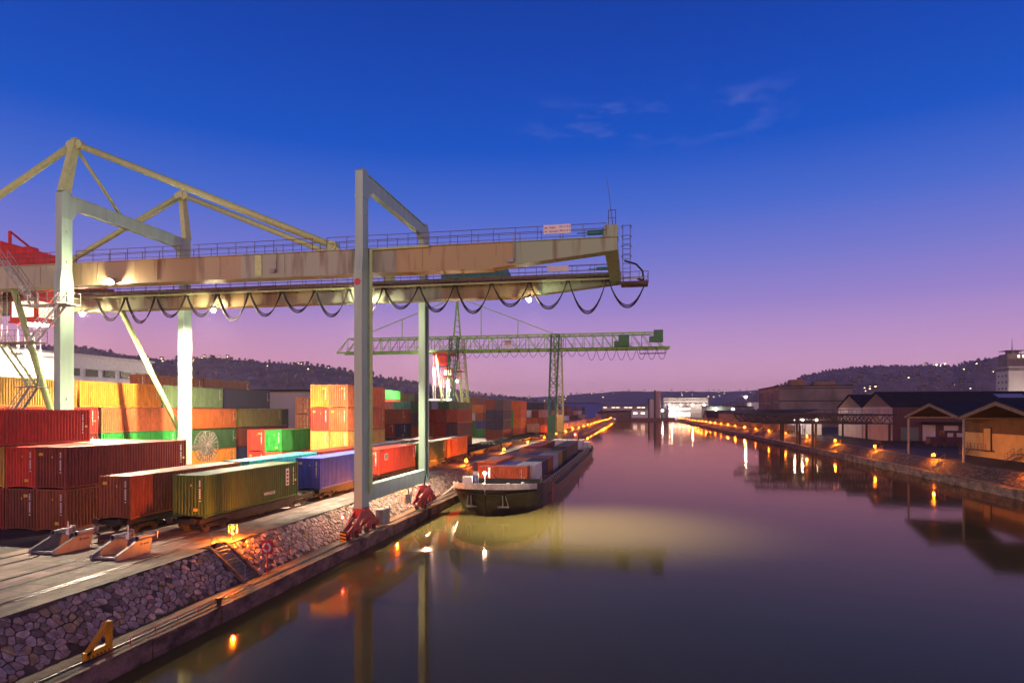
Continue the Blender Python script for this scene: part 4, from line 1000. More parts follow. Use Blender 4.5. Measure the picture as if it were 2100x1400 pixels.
sp = empty('container_spreader', (-68.02, 61.4, 17.36), 'pale hoist spreader on ropes above the white container at the left edge', 'spreader')
m = MB(); 
for dx in (-.9, .9): m.box(-68.02 + dx - .12, -68.02 + dx + .12, 55.4, 67.4, 17.5, 17.8)
for yv in (55.4, 61.0, 67.2): m.box(-69.2, -66.84, yv, yv + .25, 17.38, 17.75)
part(m, 'spreader_frame', 'white', sp)
m = MB()
for dx in (-1.0, 1.0):
    for yv in (58.6, 59.2, 60.4, 62.4, 63.2): m.tube((-68.02 + dx, yv, 17.8), (-68.02 + dx * 1.2, yv - .2, 24.6), .05, 6)
part(m, 'hoist_rope', 'white', sp)
# ------------------------------------------------------------------ far green lattice crane
c2 = empty('lattice_crane', (-36, 184, ZG), 'far green lattice gantry crane with long truss bridge and festoon cables', 'crane')
YA, YBt = 181.5, 187.0
for yt in (YA, YBt):
    m = MB(); x0, x1 = -84.0, 7.5; n = 34; dx = (x1 - x0) / n
    m.beam((x0 - 3.6, yt, 28.5), (x1 + 2.2, yt, 28.5), .42, .5); m.beam((x0, yt, 32.6), (x1 - 2.6, yt, 32.6), .34, .4)
    m.beam((x0 - 3.6, yt, 28.5), (x0, yt, 32.6), .2); m.beam((x1 + .4, yt, 28.5), (x1 - 2.6, yt, 32.6), .22)
    for i in range(n):
        xa = x0 + i * dx
        if i < n - 1 and i % 1 == 0: m.beam((xa, yt, 28.6), (xa, yt, 32.6), .15)
        if i < n - 1:
            if xa > XW: m.beam((xa, yt, 32.6), (xa + dx, yt, 28.6), .17)
            elif i % 2: m.beam((xa, yt, 28.6), (xa + dx, yt, 32.6), .17)
            else: m.beam((xa, yt, 32.6), (xa + dx, yt, 28.6), .17) if xa > -60 else m.beam((xa - dx, yt, 28.6), (xa, yt, 32.6), .17)
    part(m, 'truss', 'green2', c2)
m = MB()
for i in range(31):
    xa = -84 + i * 3; m.beam((xa, YA, 28.5), (xa, YBt, 28.5), .18); m.beam((xa, YA, 32.6), (xa, YBt, 32.6), .14)
m.box(-84, 8, YA - 1.0, YA - .3, 28.62, 28.68); railing(m, (-84, YA - .95, 28.7), (7, YA - .95, 28.7), 2.4, 1.1, .03); part(m, 'bridge_walkway', 'green2d', c2)
def lattice_leg(p, q, w0, w1, n, mname):
    """p foot, q top"""
    m = MB(); p = Vector(p); q = Vector(q)
    s = p.lerp(q, .27)
    cs = [(-1, -1), (1, -1), (1, 1), (-1, 1)]
    def cr_(t): c = s.lerp(q, t); w = w0 + (w1 - w0) * t; return [c + Vector((a * w / 2, b * w / 2, 0)) for a, b in cs]
    for k in range(4): m.beam(cr_(0)[k], cr_(1)[k], .26)
    for i in range(n):
        A, B = cr_(i / n), cr_((i + 1) / n)
        for k in range(4):
            m.beam(A[k], B[(k + 1) % 4] if i % 2 else B[k], .11) if not i % 2 else m.beam(A[k], B[(k + 1) % 4], .11)
            m.beam(A[(k + 1) % 4], B[k], .11); m.beam(B[k], B[(k + 1) % 4], .1)
    ss = cr_(0); m.add([p + Vector((a * .3, b * .3, 0)) for a, b in cs] + [s.lerp(p, .55) + Vector((a * w0 * .55, b * w0 * .55, 0)) for a, b in cs] + [c for c in ss],
          [(0, 1, 5, 4), (1, 2, 6, 5), (2, 3, 7, 6), (3, 0, 4, 7), (4, 5, 9, 8), (5, 6, 10, 9), (6, 7, 11, 10), (7, 4, 8, 11), (8, 9, 10, 11)])
    return part(m, 'leg', mname, c2)
lattice_leg((XW, 172, 1.6), (XW, 181.5, 32.6), 1.9, 2.2, 9, 'green2d'); lattice_leg((XW, 196.5, 1.6), (XW, 187.0, 32.6), 1.9, 2.2, 9, 'yellow_green')  # near leg dark, far leg pale: shade and light put into the paint
lattice_leg((-51, 173, ZG + .6), (-51, 181.5, 32.6), 1.9, 2.2, 9, 'green2d'); lattice_leg((-51, 197, ZG + .6), (-51, 187.0, 32.6), 1.9, 2.2, 9, 'yellow_green')  # landside pair likewise, far leg coloured as lit
for yy, x0, r_ in ((173.5, XW, 0), (196, XW, 0), (173.5, -51, 0), (196.5, -51, 0)):
    z = 1.0 if x0 == XW else ZG
    m = MB(); m.box(x0 - .3, x0 + .3, yy - 2.4, yy + 1.2, z + .35, z + .9)
    for k in range(3): m.tube((x0 - .1, yy - 1.9 + k * 1.25, z + .38), (x0 + .1, yy - 1.9 + k * 1.25, z + .38), .38, 12)
    part(m, 'bogie', 'pinkred', c2)
for yy, yt in ((174, YA), (196.5, YBt)):
    m = MB(); m.tube((-56.5, yt, 28.4), (-52.0, yy, 8), .3, 10); part(m, 'raking_strut', 'yellow_green', c2, smooth=True)
m = MB(); ap = Vector((-51, 184.2, 44.5))
for yy in (180.5, 188): m.beam((-51, yy, 32.5), ap, .4)
for k in range(7):
    t = k / 7; m.beam(Vector((-51, 180.5, 32.5)).lerp(ap, t), Vector((-51, 188, 32.5)).lerp(ap, t), .14)
part(m, 'a_frame', 'green2', c2)
m = MB(); m.beam(ap, (XW, 184.2, 32.8), .24); m.beam(ap, (-84, 184.2, 32.6), .24); m.beam((XW, YA, 32.7), (XW, YBt, 32.7), .4); part(m, 'tie_bar', 'green2', c2)
m = MB()
for x in (-43.8, -32.9, -68): 
    t = (x + 51) / (XW + 51) if x > -51 else (x + 51) / (-84 + 51); zt = 44.5 + (32.7 - 44.5) * t; m.beam((x, 184.2, 32.5), (x, 184.2, zt), .2)
part(m, 'hanger', 'green2', c2)
for i in range(22):
    x0 = -51 + i * 2.72; m = MB(); pts = []
    for k in range(11):
        u = 2 * k / 10 - 1; pts.append((x0 + 2.72 * k / 10, YA - .8, 28.3 - (2.0 + (1.2 if i > 13 else 0)) * (1 - u * u)))
    m.path(pts, .06, 5); part(m, 'cable_loop', 'cable', c2)
for bx in ((-4.2, -1.3, 28.9, 32.0), (5.3, 7.8, 30.0, 33.2)):
    m = MB(); m.box(bx[0], bx[1], YA - .6, YA + 2.2, bx[2], bx[3]); m.box(bx[0] - 1.2, bx[0], YA - .3, YA + 1.5, bx[2], bx[2] + 1.5)
    for k in range(4): m.box(bx[0] + .1 + k * (bx[1] - bx[0]) / 4, bx[0] + .16 + k * (bx[1] - bx[0]) / 4, YA - .66, YA - .6, bx[2], bx[3])
    part(m, 'machine_house', 'green2d', c2)
m = MB(); m.box(1.5, 8.4, YA - 2, YA + .2, 26.7, 26.78); railing(m, (1.5, YA - 2, 26.78), (8.4, YA - 2, 26.78), 1.2, 1.5, .03); m.beam((1.6, YA, 26.7), (1.6, YA, 28.4), .1); m.beam((8.2, YA, 26.7), (8.2, YA, 28.4), .1); part(m, 'end_platform', 'railing', c2)
for x in (-36.2, -80.6):
    sg = MB(); sg.box(x, x + 2.2, YA - 1.2, YA - 1.1, 29.0, 31.2); so = part(sg, 'sign', 'sign', c2)
    t_ = MB(); rnd = random.Random(4)
    for rz, hh in ((30.5, .42), (29.95, .26), (29.35, .16)):
        xx, xe = (x + .2, x + 1.9) if hh > .2 else (x + .75, x + 1.35)
        while xx < xe:
            ww = rnd.uniform(.12, .24); t_.box(xx, min(xe + .1, xx + ww), YA - 1.22, YA - 1.2, rz, rz + hh); xx += ww + .07
    t_ = t_.build('print', 'ink'); t_.parent = so
floodlight(c2, -59.5, YA - .4, 27.7, 'lamp_white', .3, (0, -.6, -1), 130000, 155); floodlight(c2, -50.2, YA - .5, 19.8, 'lamp_white', .3, (.3, -.6, -.9), 110000, 160)
t2 = empty('crane_trolley', (-54, 184, 28.4), 'red trolley and cab hanging under the far green lattice crane', 'crane trolley')
m = MB(); m.box(-57.5, -51.5, YA - .6, YBt + .6, 27.4, 28.1); m.box(-57, -53.5, YA + .4, YA + 4, 24.4, 27.3); part(m, 'trolley_frame', 'red', t2)
m = MB()
for a in (-57, -55, -53, -51.2):
    m.beam((a, YA - .5, 24), (a, YA - .5, 27.6), .16)
    m.beam((a, YA - .5, 24), (a + 1.9, YA - .5, 27.6), .12)
m.beam((-57, YA - .5, 24), (-49.5, YA - .5, 23.4), .2); m.beam((-57, YA - .5, 25.6), (-50, YA - .5, 25.4), .16); m.box(-52.6, -48.9, YA - .4, YA + 3, 22.4, 22.7)
for a in (-51, -50, -49): m.beam((a, YA - .3, 20), (a, YA - .3, 22.4), .14)
part(m, 'service_frame', 'red', t2)
m = MB(); m.box(-54.5, -51.8, YA + .1, YA + 2.4, 20.9, 23.4); cb2 = part(m, 'cab', 'red', t2)
m = MB(); m.box(-54.2, -52.1, YA + .05, YA + .08, 21.5, 22.9); wo = m.build('cab_window', 'win_lit'); wo.parent = cb2
m = MB()
for dx in (-3.6, -3.0, -1.2, -.5, .3, 1.2): m.tube((-54.5 + dx, YA + 2, 14.5), (-54.5 + dx, YA + 2, 27.4), .06, 5)
m.box(-59, -52.4, YA + .8, YA + 3.2, 14.1, 14.6); part(m, 'hoist_rope', 'white', t2)
# ------------------------------------------------------------------ barge
bg = empty('cargo_barge', (-15.2, 118, 0), 'long black cargo barge with white bow band moored along the quay', 'barge')
XC = -15.2
SEC = []  # y_deck, half width deck, y_water, half width water, sheer z
def hull_sections():
    out = []
    data = [(65.4, .05, 66.6, .03, 3.45), (65.7, 1.2, 67.0, .5, 3.42), (66.3, 2.4, 67.8, 1.3, 3.38), (67.3, 3.4, 69.0, 2.3, 3.3), (68.6, 4.15, 70.6, 3.3, 3.2), (70.4, 4.75, 72.6, 4.15, 3.05), (73, 5.1, 75, 4.8, 2.9), (77, 5.28, 78.5, 5.15, 2.55), (82, 5.3, 82.5, 5.25, 1.9), (85, 5.3, 85, 5.28, 1.45), (100, 5.3, 100, 5.3, 1.3), (140, 5.3, 140, 5.3, 1.3), (158, 5.3, 158, 5.3, 1.6), (164, 5.1, 163, 4.9, 2.3), (167, 4.3, 165.5, 4.0, 2.5), (168.4, 2.8, 166.5, 2.6, 2.6), (168.9, .05, 167, .05, 2.6)]
    for yd, wd, yw, ww, zs in data:
        ring = []
        for t in (0, .12, .4, .72, 1.0):
            z = -1.2 + (zs + 1.2) * t
            k = max(0, min(1, (z + .2) / (zs + .2))); k2 = k ** .8
            ring.append((yw + (yd - yw) * k2, ww + (wd - ww) * k2, z))
        out.append(ring)
    return out
hs = hull_sections()
def shell(z_from, z_to, inset=0.0):
    m = MB()
    vs = []; fs = []; nr = len(hs[0])
    for s in (1, -1):
        o = len(vs)
        for ring in hs:
            for (yy, ww, z) in ring: vs.append((XC + s * (ww - inset), yy, z))
        for i in range(len(hs) - 1):
            for j in range(nr - 1):
                a = o + i * nr + j; fs.append((a, a + nr, a + nr + 1, a + 1) if s > 0 else (a, a + 1, a + nr + 1, a + nr))
    m.add(vs, fs); return m
M['band'] = mat('bow_band_paint', (.5, .44, .42), .6, var=.2)
M['hull'] = mat('black_hull_paint', (.022, .017, .014), .38, var=.5, scale=.8, stretch=(1, .3, 2), c2=(.04, .03, .024))
part(shell(0, 1), 'hull', 'hull', bg)
# white bulwark band round the bow, sitting proud of the hull
m = MB()
bd = [(yd, wd, zs) for (yd, wd, zs) in ((65.34, .05, 3.5), (65.64, 1.24, 3.47), (66.24, 2.45, 3.43), (67.24, 3.46, 3.36), (68.56, 4.21, 3.26), (70.4, 4.81, 3.1))]
def band_pts(dz): return [(y_, w_, z_ - dz) for y_, w_, z_ in bd]
vs = []; fs = []
full = [(XC - w_, y_, z_) for y_, w_, z_ in reversed(bd)] + [(XC + w_, y_, z_) for y_, w_, z_ in bd]
for (x, y_, z_) in full: vs += [(x, y_, z_), (XC + (x - XC) * .985, y_ + .12, z_ - .62), (XC + (x - XC) * .97, y_ + .15, z_)]
for i in range(len(full) - 1): a = 3 * i; fs += [(a + 1, a + 4, a + 3, a), (a, a + 3, a + 5, a + 2)]
m.add(vs, fs); part(m, 'bow_band', 'band', bg)
# decks, hold, coamings
m = MB(); vs = [(XC - w_ * .97, y_ + .1, 2.35) for y_, w_, z_ in bd] + [(XC - 5.0, 77, 2.3), (XC + 5.0, 77, 2.3)] + [(XC + w_ * .97, y_ + .1, 2.35) for y_, w_, z_ in reversed(bd)]
m.add(vs, [tuple(range(len(vs)))]); part(m, 'foredeck', 'wagon', bg)
m = MB(); m.box(XC - 5.25, XC - 4.5, 77, 160, 1.0, 1.2); m.box(XC + 4.5, XC + 5.25, 77, 160, 1.0, 1.2); m.box(XC - 5, XC + 5, 158, 168, 1.0, 1.55); part(m, 'side_deck', 'wagon', bg)
M['hold'] = mat('hold_floor', (.03, .04, .10), .6, var=.5, scale=.3)
m = MB(); m.box(XC - 4.3, XC + 4.3, 77, 158, 1.5, 1.7); part(m, 'hold_floor', 'hold', bg)
for s in (-1, 1):
    m = MB(); x = XC + s * 4.42; m.box(x - .06, x + .06, 77, 158, 1.2, 2.35); m.mat(1).box(x - .09, x + .09, 76.9, 158.1, 2.35, 2.41)
    for i in range(40): yv = 78 + i * 2; m.beam((x + s * .62, yv, 1.22), (x + s * .1, yv, 2.34), .1, .06)
    part(m, 'coaming', ['black', 'steel_grey'], bg)
m = MB(); m.box(XC - 4.5, XC + 4.5, 76.7, 76.9, 1.0, 2.9); part(m, 'hold_bulkhead', 'black', bg)
# bow gear
m = MB()
for x, yv in ((-16.6, 68.4), (-14.0, 68.8), (-12.6, 70)): m.tube((x - .5, yv, 2.75), (x + .5, yv, 2.75), .32, 12); m.box(x - .7, x + .7, yv - .35, yv + .35, 2.35, 2.6); m.box(x + .5, x + .75, yv - .3, yv + .3, 2.6, 3.25)
part(m, 'anchor_winch', 'white', bg)
m = MB(); m.box(-18.3, -17.3, 68.2, 68.8, 2.35, 3.9); part(m, 'deck_locker', 'sign', bg)
m = MB(); m.box(-17.15, -16.55, 68.28, 68.34, 2.9, 4.5); m.mat(1).box(-17.15, -16.55, 68.275, 68.28, 3.0, 4.1); m.mat(0).beam((-16.85, 68.4, 2.3), (-16.85, 68.4, 4.4), .08); nb = part(m, 'name_board', ['sign', 'ink_blue'], bg)
for i, ch in enumerate('CRO'): text('lettering', ch, .4, (-16.85, 68.26, 3.78 - i * .36), (R(90), 0, 0), 'sign', nb, 'CENTER')
m = MB(); m.tube((-15.9, 68.6, 2.3), (-15.9, 68.6, 4.2), .06, 8); m.box(-15.5, -15.3, 68.5, 68.7, 3.9, 4.9); part(m, 'bow_mast', 'white', bg)
m = MB(); m.sphere((-15.9, 68.5, 4.3), .13, 10, 6); part(m, 'bow_lamp', 'lamp_small', bg)
m = MB(); m.beam((-15.2, 69, 4.4), (-14.0, 69.3, 2.7), .09); m.beam((-14.0, 69.3, 2.4), (-14.0, 69.3, 2.8), .2); part(m, 'deck_davit', 'black', bg)
for s in (-1, 1):
    m = MB(); x = XC + s * 1.7; yv = 66.55
    for dx in (-.55, .55): m.beam((x + dx, yv + .28, 1.0), (x + dx * .55 + .0, yv - .12, 2.15), .1, .06)
    m.beam((x, yv + .1, 1.05), (x, yv - .2, 2.2), .12); m.beam((x - .6, yv + .26, .95), (x + .6, yv + .26, .95), .16); part(m, 'anchor', 'steel_grey', bg)
for s_ in (-1, 1): m = MB(); railing(m, (XC + s_ * 4.9, 72, 2.7), (XC + s_ * 5.2, 82, 2.0), 1.5, 1.0, .03); part(m, 'deck_railing', 'railing', bg)
m = MB(); m.box(XC + 5.32, XC + 5.42, 79.2, 79.5, -.3, 2.2); part(m, 'draught_post', 'pinkred', bg)
# stern: lowered wheelhouse
m = MB(); m.box(XC - 4.2, XC + 4.2, 159, 166, 1.5, 3.4); m.box(XC - 3.4, XC + 3.2, 150.5, 157.6, 2.5, 4.1); part(m, 'wheelhouse', 'white', bg)
m = MB(); m.box(XC - 3.7, XC + 3.5, 150.0, 158, 4.1, 4.25); part(m, 'wheelhouse_roof', 'sign', bg)
m = MB(); railing(m, (XC - 3.3, 150.3, 4.25), (XC + 2.2, 150.3, 4.25), 1.2, 1.7, .04); railing(m, (XC - 3.3, 157, 4.25), (XC + 3, 157, 4.25), 1.2, 1.7, .04); m.tube((XC + 2.5, 150.6, 4.2), (XC + 2.5, 150.6, 6.4), .2, 8); m.tube((XC + 2.5, 150.6, 6.6), (XC + 3.9, 150.6, 6.6), .08, 6); part(m, 'roof_railing', 'railing', bg)
m = MB(); m.sphere((XC + 1.8, 150.4, 5.6), .16, 8, 6); part(m, 'stern_lamp', 'lamp_red', bg)
m = MB(); m.box(XC + 4.4, XC + 4.46, 163.4, 166, 1.7, 2.4); part(m, 'stern_board', 'sign', bg)
# barge cargo
ZB = 1.75
BX = -11.1 - .9
cx = [('white', 76.6), ('navy', 82.8), ('brown', 89.0), ('lilac', 95.2), ('olive', 101.4), ('black', 107.6)]
for i, (c, yy) in enumerate(cx): container(BX, yy + 2.6, ZB, c, f"small {PAL[c][1]} container in the barge hold, right row, {['first','second','third','fourth','fifth','sixth'][i]} from the bow", 20, 's', detail=1, group='containers in the barge hold')
for i in range(2): container(BX, 117 + i * 12.4, ZB, 'purple', f"long grey purple container in the barge hold, {['nearer','farther'][i]} of two in the right row", 40, 'h', detail=1, group='containers in the barge hold')
container(-18.7, 76.98, ZB, 'vermilion', 'vermilion container set crosswise behind the barge bow lamp', 20, 's', rot=-math.pi / 2, group='containers in the barge hold') 
for i, (c, yy, l_) in enumerate((('vermilion', 79.9, 40), ('maroon', 92.6, 20), ('dkbrown', 99, 20), ('orange', 110, 20), ('red', 116.4, 40), ('maroon', 129, 40))):
    container(BX - 5.0, yy, ZB, c, f"{PAL[c][1]} container in the barge hold, left row, {['first','second','third','fourth','fifth','sixth'][i]} from the bow", l_, 's' if l_ == 20 else 'h', detail=1, group='containers in the barge hold')
for i, (c, yy) in enumerate((('blue', 79.9), ('orange', 86.2), ('maroon', 92.5), ('navy', 98.8), ('brown', 105), ('brown', 111.2))):
    container(BX - 2.5, yy, ZB, c, f"{PAL[c][1]} container in the barge hold, middle row, {['first','second','third','fourth','fifth','sixth'][i]} from the bow", 20, 's', detail=1, group='containers in the barge hold')
ro = MB(); pts = []
a, b = Vector((-19.6, 71.2, 3.05)), Vector((-21.3, 64.5, ZL + .33))
for k in range(9):
    t = k / 8; p = a.lerp(b, t); p.z -= .25 * math.sin(math.pi * t); pts.append(p)
ro.path(pts, .035, 6); tag(ro.build('mooring_rope', 'white'), 'pale mooring rope from the barge bow to the quay bollard', 'rope')
# ------------------------------------------------------------------ right bank
M['roof'] = mat('dark_roof_sheeting', (.022, .019, .024), .75, spec=.12, var=.3, scale=.6, stretch=(1, .1, 1))
M['pale_wall'] = mat('pale_render', (.52, .42, .38), .8, var=.12, scale=.3)
M['gable_brown'] = mat('brown_boarding', (.17, .11, .075), .8, var=.2, scale=.8, stretch=(.3, 3, .3))
M['maroon_wall'] = mat('maroon_sheeting', (.075, .02, .028), .6, var=.25, scale=.6, stretch=(3, 3, .2))
M['tan_wall'] = mat('tan_board_wall', (.10, .055, .02), .8, var=.25, scale=.5)
M['ochre_wall'] = mat('ochre_render', (.55, .34, .12), .8, var=.12, scale=.4)
M['brick'] = mat('weathered_warehouse_render', (.24, .14, .095), .85, var=.35, scale=.12)
M['brick_front'] = mat('grey_warehouse_panel', (.20, .16, .145), .85, var=.3, scale=.1)
M['concrete_pale'] = mat('pale_silo_concrete', (.48, .42, .38), .8, var=.15, scale=.08, stretch=(1, 1, .3))
M['tan_silo'] = mat('tan_silo', (.36, .25, .2), .8, var=.15)
M['blue_hall'] = mat('blue_hall_sheeting', (.02, .07, .4), .5, var=.15)
M['grey_hall'] = mat('grey_green_sheeting', (.11, .13, .12), .6)
M['window_dark'] = mat('dark_window', (.02, .018, .02), .2, spec=.6)
M['skylight'] = mat('skylight_glass', (.3, .3, .36), .2)
def gable_hall(root, x0, x1, y0, y1, z0, ze, zr, wall, roof, gable=None, base=None, ov=.5, zb=None):
    """ridge along X; gable ends face -X / +X"""
    ym = (y0 + y1) / 2
    m = MB(); m.box(x0, x1, y0, y1, z0, ze); part(m, 'wall', wall, root)
    m = MB(); m.prism([(y0, ze), (y1, ze), (ym, zr)], 0, x0 + .02, x1 - .02); part(m, 'gable', gable or wall, root)
    m = MB(); t = .25
    m.prism([(y0 - ov, ze - ov * .35), (ym, zr + .02), (ym, zr + t), (y0 - ov, ze - ov * .35 + t)], 0, x0 - ov, x1 + ov)
    m.prism([(y1 + ov, ze - ov * .35), (y1 + ov, ze - ov * .35 + t), (ym, zr + t), (ym, zr + .02)], 0, x0 - ov, x1 + ov)
    return part(m, 'roof', roof, root)
hA = empty('storage_hall', (70, 204, ZG), 'pale double gabled storage hall with long dark roof, its nearer bay', 'hall', 'gabled storage halls on the right bank')
rf = gable_hall(hA, 69, 175, 192.5, 215.5, ZG, 12.2, 16.4, 'pale_wall', 'roof', 'gable_brown', zb=1)
for (xa, xb, ta, tb) in ((98, 105, .55, .8), (113, 120, .45, .88), (126, 130, .6, .85), (108, 112, .2, .5)):
    m = MB(); y_a, y_b = 192.5 + 11.5 * ta, 192.5 + 11.5 * tb; za, zb_ = 12.2 + 4.2 * ta + .28, 12.2 + 4.2 * tb + .28
    m.add([(xa, y_a, za), (xb, y_a, za), (xb, y_b, zb_), (xa, y_b, zb_), (xa, y_a, za - .1), (xb, y_a, za - .1), (xb, y_b, zb_ - .1), (xa, y_b, zb_ - .1)], [(0, 1, 2, 3), (0, 4, 5, 1), (1, 5, 6, 2), (2, 6, 7, 3), (3, 7, 4, 0)])
    k_ = m.build('skylight', 'skylight'); k_.parent = rf; k_.matrix_parent_inverse = Matrix.Identity(4)
m = MB(); m.box(69.1, 175, 192.2, 192.46, ZG, 12.0); part(m, 'side_cladding', 'maroon_wall', hA)
for x, wd, hh, mt in ((71, 4.4, 3.9, 'grey_hall'), (76.4, 3.1, 4.6, 'pale_wall'), (81.6, 3.4, 4.4, 'pale_wall'), (92, 4.4, 4.2, 'grey_hall')):
    m = MB(); m.box(x, x + wd, 192.0, 192.18, ZG, ZG + hh); part(m, 'loading_door', mt, hA)
m = MB(); m.box(76, 97, 188.5, 192.15, 7.8, 8.2); part(m, 'loading_canopy', 'roof', hA)
m = MB(); m.box(69 - .06, 69 - .01, 192.6, 215.4, 12.1, 12.3); m.tube((68.9, 215.45, ZG), (68.9, 215.45, 12.4), .12, 8); part(m, 'gutter', 'steel_grey', hA)
hB = empty('storage_hall', (70, 227, ZG), 'pale double gabled storage hall with long dark roof, its farther bay', 'hall', 'gabled storage halls on the right bank')
gable_hall(hB, 69, 150, 215.9, 239.5, ZG, 12.2, 16.2, 'pale_wall', 'roof', 'gable_brown')
# open shed with gabled canopies and its two bays
cpn = empty('canopy_shed', (52, 115, ZG), 'shed with two gabled canopies on steel posts facing the water', 'shed')
for ya, yb in ((115.8, 137.0), (94.4, 115.6), (73.0, 94.2)):
    ym = (ya + yb) / 2; m = MB()
    m.prism([(ya, 10.0), (ym, 12.25), (ym, 12.55), (ya, 10.3)], 0, 51.4, 64 if ya > 110 else 96); m.prism([(yb, 10.0), (yb, 10.3), (ym, 12.55), (ym, 12.25)], 0, 51.4, 64 if ya > 110 else 96)
    part(m, 'canopy_roof', 'roof', cpn)
    m = MB(); m.prism([(ya, 9.62), (ym, 11.85), (yb, 9.62), (yb, 10.12), (ym, 12.4), (ya, 10.12)], 0, 51.3, 51.42); part(m, 'verge_board', 'gable_brown', cpn)
for yv in (137.0, 115.7, 94.3):
    m = MB(); m.box(51.9, 52.15, yv - .13, yv + .13, ZG, 10.0); m.box(51.9, 62, yv - .12, yv + .12, 9.7, 10.0); part(m, 'post', 'steel_grey', cpn)
fb = empty('dock_building', (62, 110, ZG), 'dock building with brown upper wall and ochre base under the canopies', 'building')
m = MB(); m.box(62, 95, 74, 115.6, ZG, 7.1); m.box(62, 95, 115.6, 137.4, ZG, 7.1); part(m, 'base_wall', 'ochre_wall', fb)
m = MB(); m.box(61.97, 95, 74, 137.4, 7.1, 9.95)
for ya, yb in ((74, 94.3), (94.3, 115.6)): m.prism([(ya, 9.95), (yb, 9.95), ((ya + yb) / 2, 12.1)], 0, 61.98, 62.4)
part(m, 'upper_wall', 'tan_wall', fb)
for yv, zt in ((129.2, 9.4 - 1.2), (116.2, 8.2), (113.2, 8.2)):
    m = MB(); m.box(61.85, 61.94, yv - 1.35, yv + 1.35, 4.1, zt); dd = part(m, 'door_frame', 'black', fb)
    m = MB(); m.box(61.8, 61.84, yv - 1.1, yv + 1.1, 4.1, zt - .25); k_ = m.build('door', 'ochre_wall' if yv != 113.2 else 'black'); k_.parent = dd
m = MB(); m.box(60.4, 61.9, 127, 134.5, 3.95, 4.1); railing(m, (60.5, 127, 4.1), (60.5, 134.5, 4.1), 1.2, 1.1, .03); flight(m, (60.6, 136.6, ZG), (60.6, 134.5, 4.05), (1, 0, 0)); part(m, 'dock_platform', 'railing', fb)
m = MB(); flight(m, (60.6, 121.2, ZG), (60.6, 118.4, 4.05), (1, 0, 0)); m.box(60.4, 61.9, 112, 118.4, 3.95, 4.1); part(m, 'dock_platform', 'railing', fb)
# shunting engine and flat wagon by the shed
eng = empty('shunting_engine', (71, 167, ZG), 'small dark red shunting engine behind the canopy posts', 'locomotive')
m = MB(); m.box(67.6, 71.2, 165.8, 168.2, 3.7, 5.0); m.box(67.3, 75, 165.6, 168.4, 3.35, 3.7); part(m, 'body', 'maroon_wall', eng)
m = MB(); m.box(70.6, 74.6, 165.5, 168.5, 3.7, 6.3); m.box(70.4, 74.8, 165.3, 168.7, 6.3, 6.5); cabm = part(m, 'cab', 'maroon_wall', eng)
for x in (71.0, 72.9):
    m = MB(); m.box(x, x + 1.2, 165.42, 165.47, 5.1, 6.0); k_ = m.build('window', 'pale_wall'); k_.parent = cabm
for x in (68.4, 70.5, 73.4):
    m = MB(); m.tube((x, 165.5, 3.2), (x, 166, 3.2), .45, 14); part(m, 'wheel', 'wheel', eng)
fw = copy_tree(WP[13.4]); fw.location = (59.0, 174, ZG + .02); fw.rotation_euler = (0, 0, R(-90)); fw['label'] = 'empty flat wagon standing before the maroon hall wall'
# brown warehouse block
wh = empty('warehouse', (75, 362, ZG), 'big brown warehouse block with narrow window rows and two roof boxes', 'warehouse')
m = MB(); m.box(75, 111, 362, 418, ZG, 24.2); part(m, 'wall', 'brick', wh)
m = MB(); m.box(75.1, 110.9, 361.7, 361.97, ZG, 24.0)
for z in (9.6, 16.2, 22.8): m.mat(1).box(75, 111, 361.4, 361.69, z, z + .55)
for x in (75.4, 83.5, 92.5, 101.5): m.mat(0).box(x, x + .5, 361.45, 361.69, ZG, 23.5)
part(m, 'front_panel', ['brick_front', 'black'], wh)
m = MB(); m.box(74.5, 111.5, 361.2, 418.5, 24.2, 24.6); rf = part(m, 'roof', 'roof', wh)
m = MB(); m.box(82, 89, 366, 374, 24.6, 27.8); k_ = m.build('roof_box', 'brick'); k_.parent = rf
m = MB(); m.box(93.5, 104, 366, 372, 24.6, 26.6); k_ = m.build('roof_box', 'brick'); k_.parent = rf
for z, mt in ((22.0, 'window_dark'), (15.2, 'window_dark'), (8.2, 'win_lit')):
    for i in range(8):
        if i == 2: continue
        yv = 366 + i * 6.3; m = MB(); m.box(74.9, 74.97, yv, yv + 1.6, z, z + 1.3); part(m, 'window', mt if (i % 2 or mt != 'win_lit') else 'window_dark', wh)
m = MB(); m.box(74.85, 74.97, 377, 380.5, ZG, 21); part(m, 'loading_strip', 'black', wh)
# white tower block and its dark top
tw = empty('silo_tower', (315, 636, ZG), 'tall pale silo tower with dark glazed top and antenna', 'tower')
m = MB(); m.box(300, 345, 594, 613, ZG, 47.5); part(m, 'wall', 'concrete_pale', tw)
m = MB(); m.box(299.9, 345.1, 593.9, 613.1, 44, 46.6); part(m, 'dark_band', 'brick_front', tw)
tp = MB(); tp.box(300.6, 314.6, 597, 610, 47.5, 58.0)
for xx in (300.6, 305, 310, 314.2): tp.box(xx, xx + .35, 596.6, 596.95, 58.0, 60.6)
tp.box(300.4, 314.8, 596.4, 610, 60.6, 61.0); tp.box(304, 310, 599, 607, 58.0, 60.5); tpo = part(tp, 'top_block', 'brick_front', tw)
for x in (308, 311.4): m = MB(); m.box(x, x + 1.6, 596.88, 596.98, 54.8, 57); k_ = m.build('window', 'win_lit'); k_.parent = tpo
m = MB(); m.tube((306.5, 602, 61), (306.5, 602, 71), .35, 6, .1); part(m, 'antenna', 'black', tw)
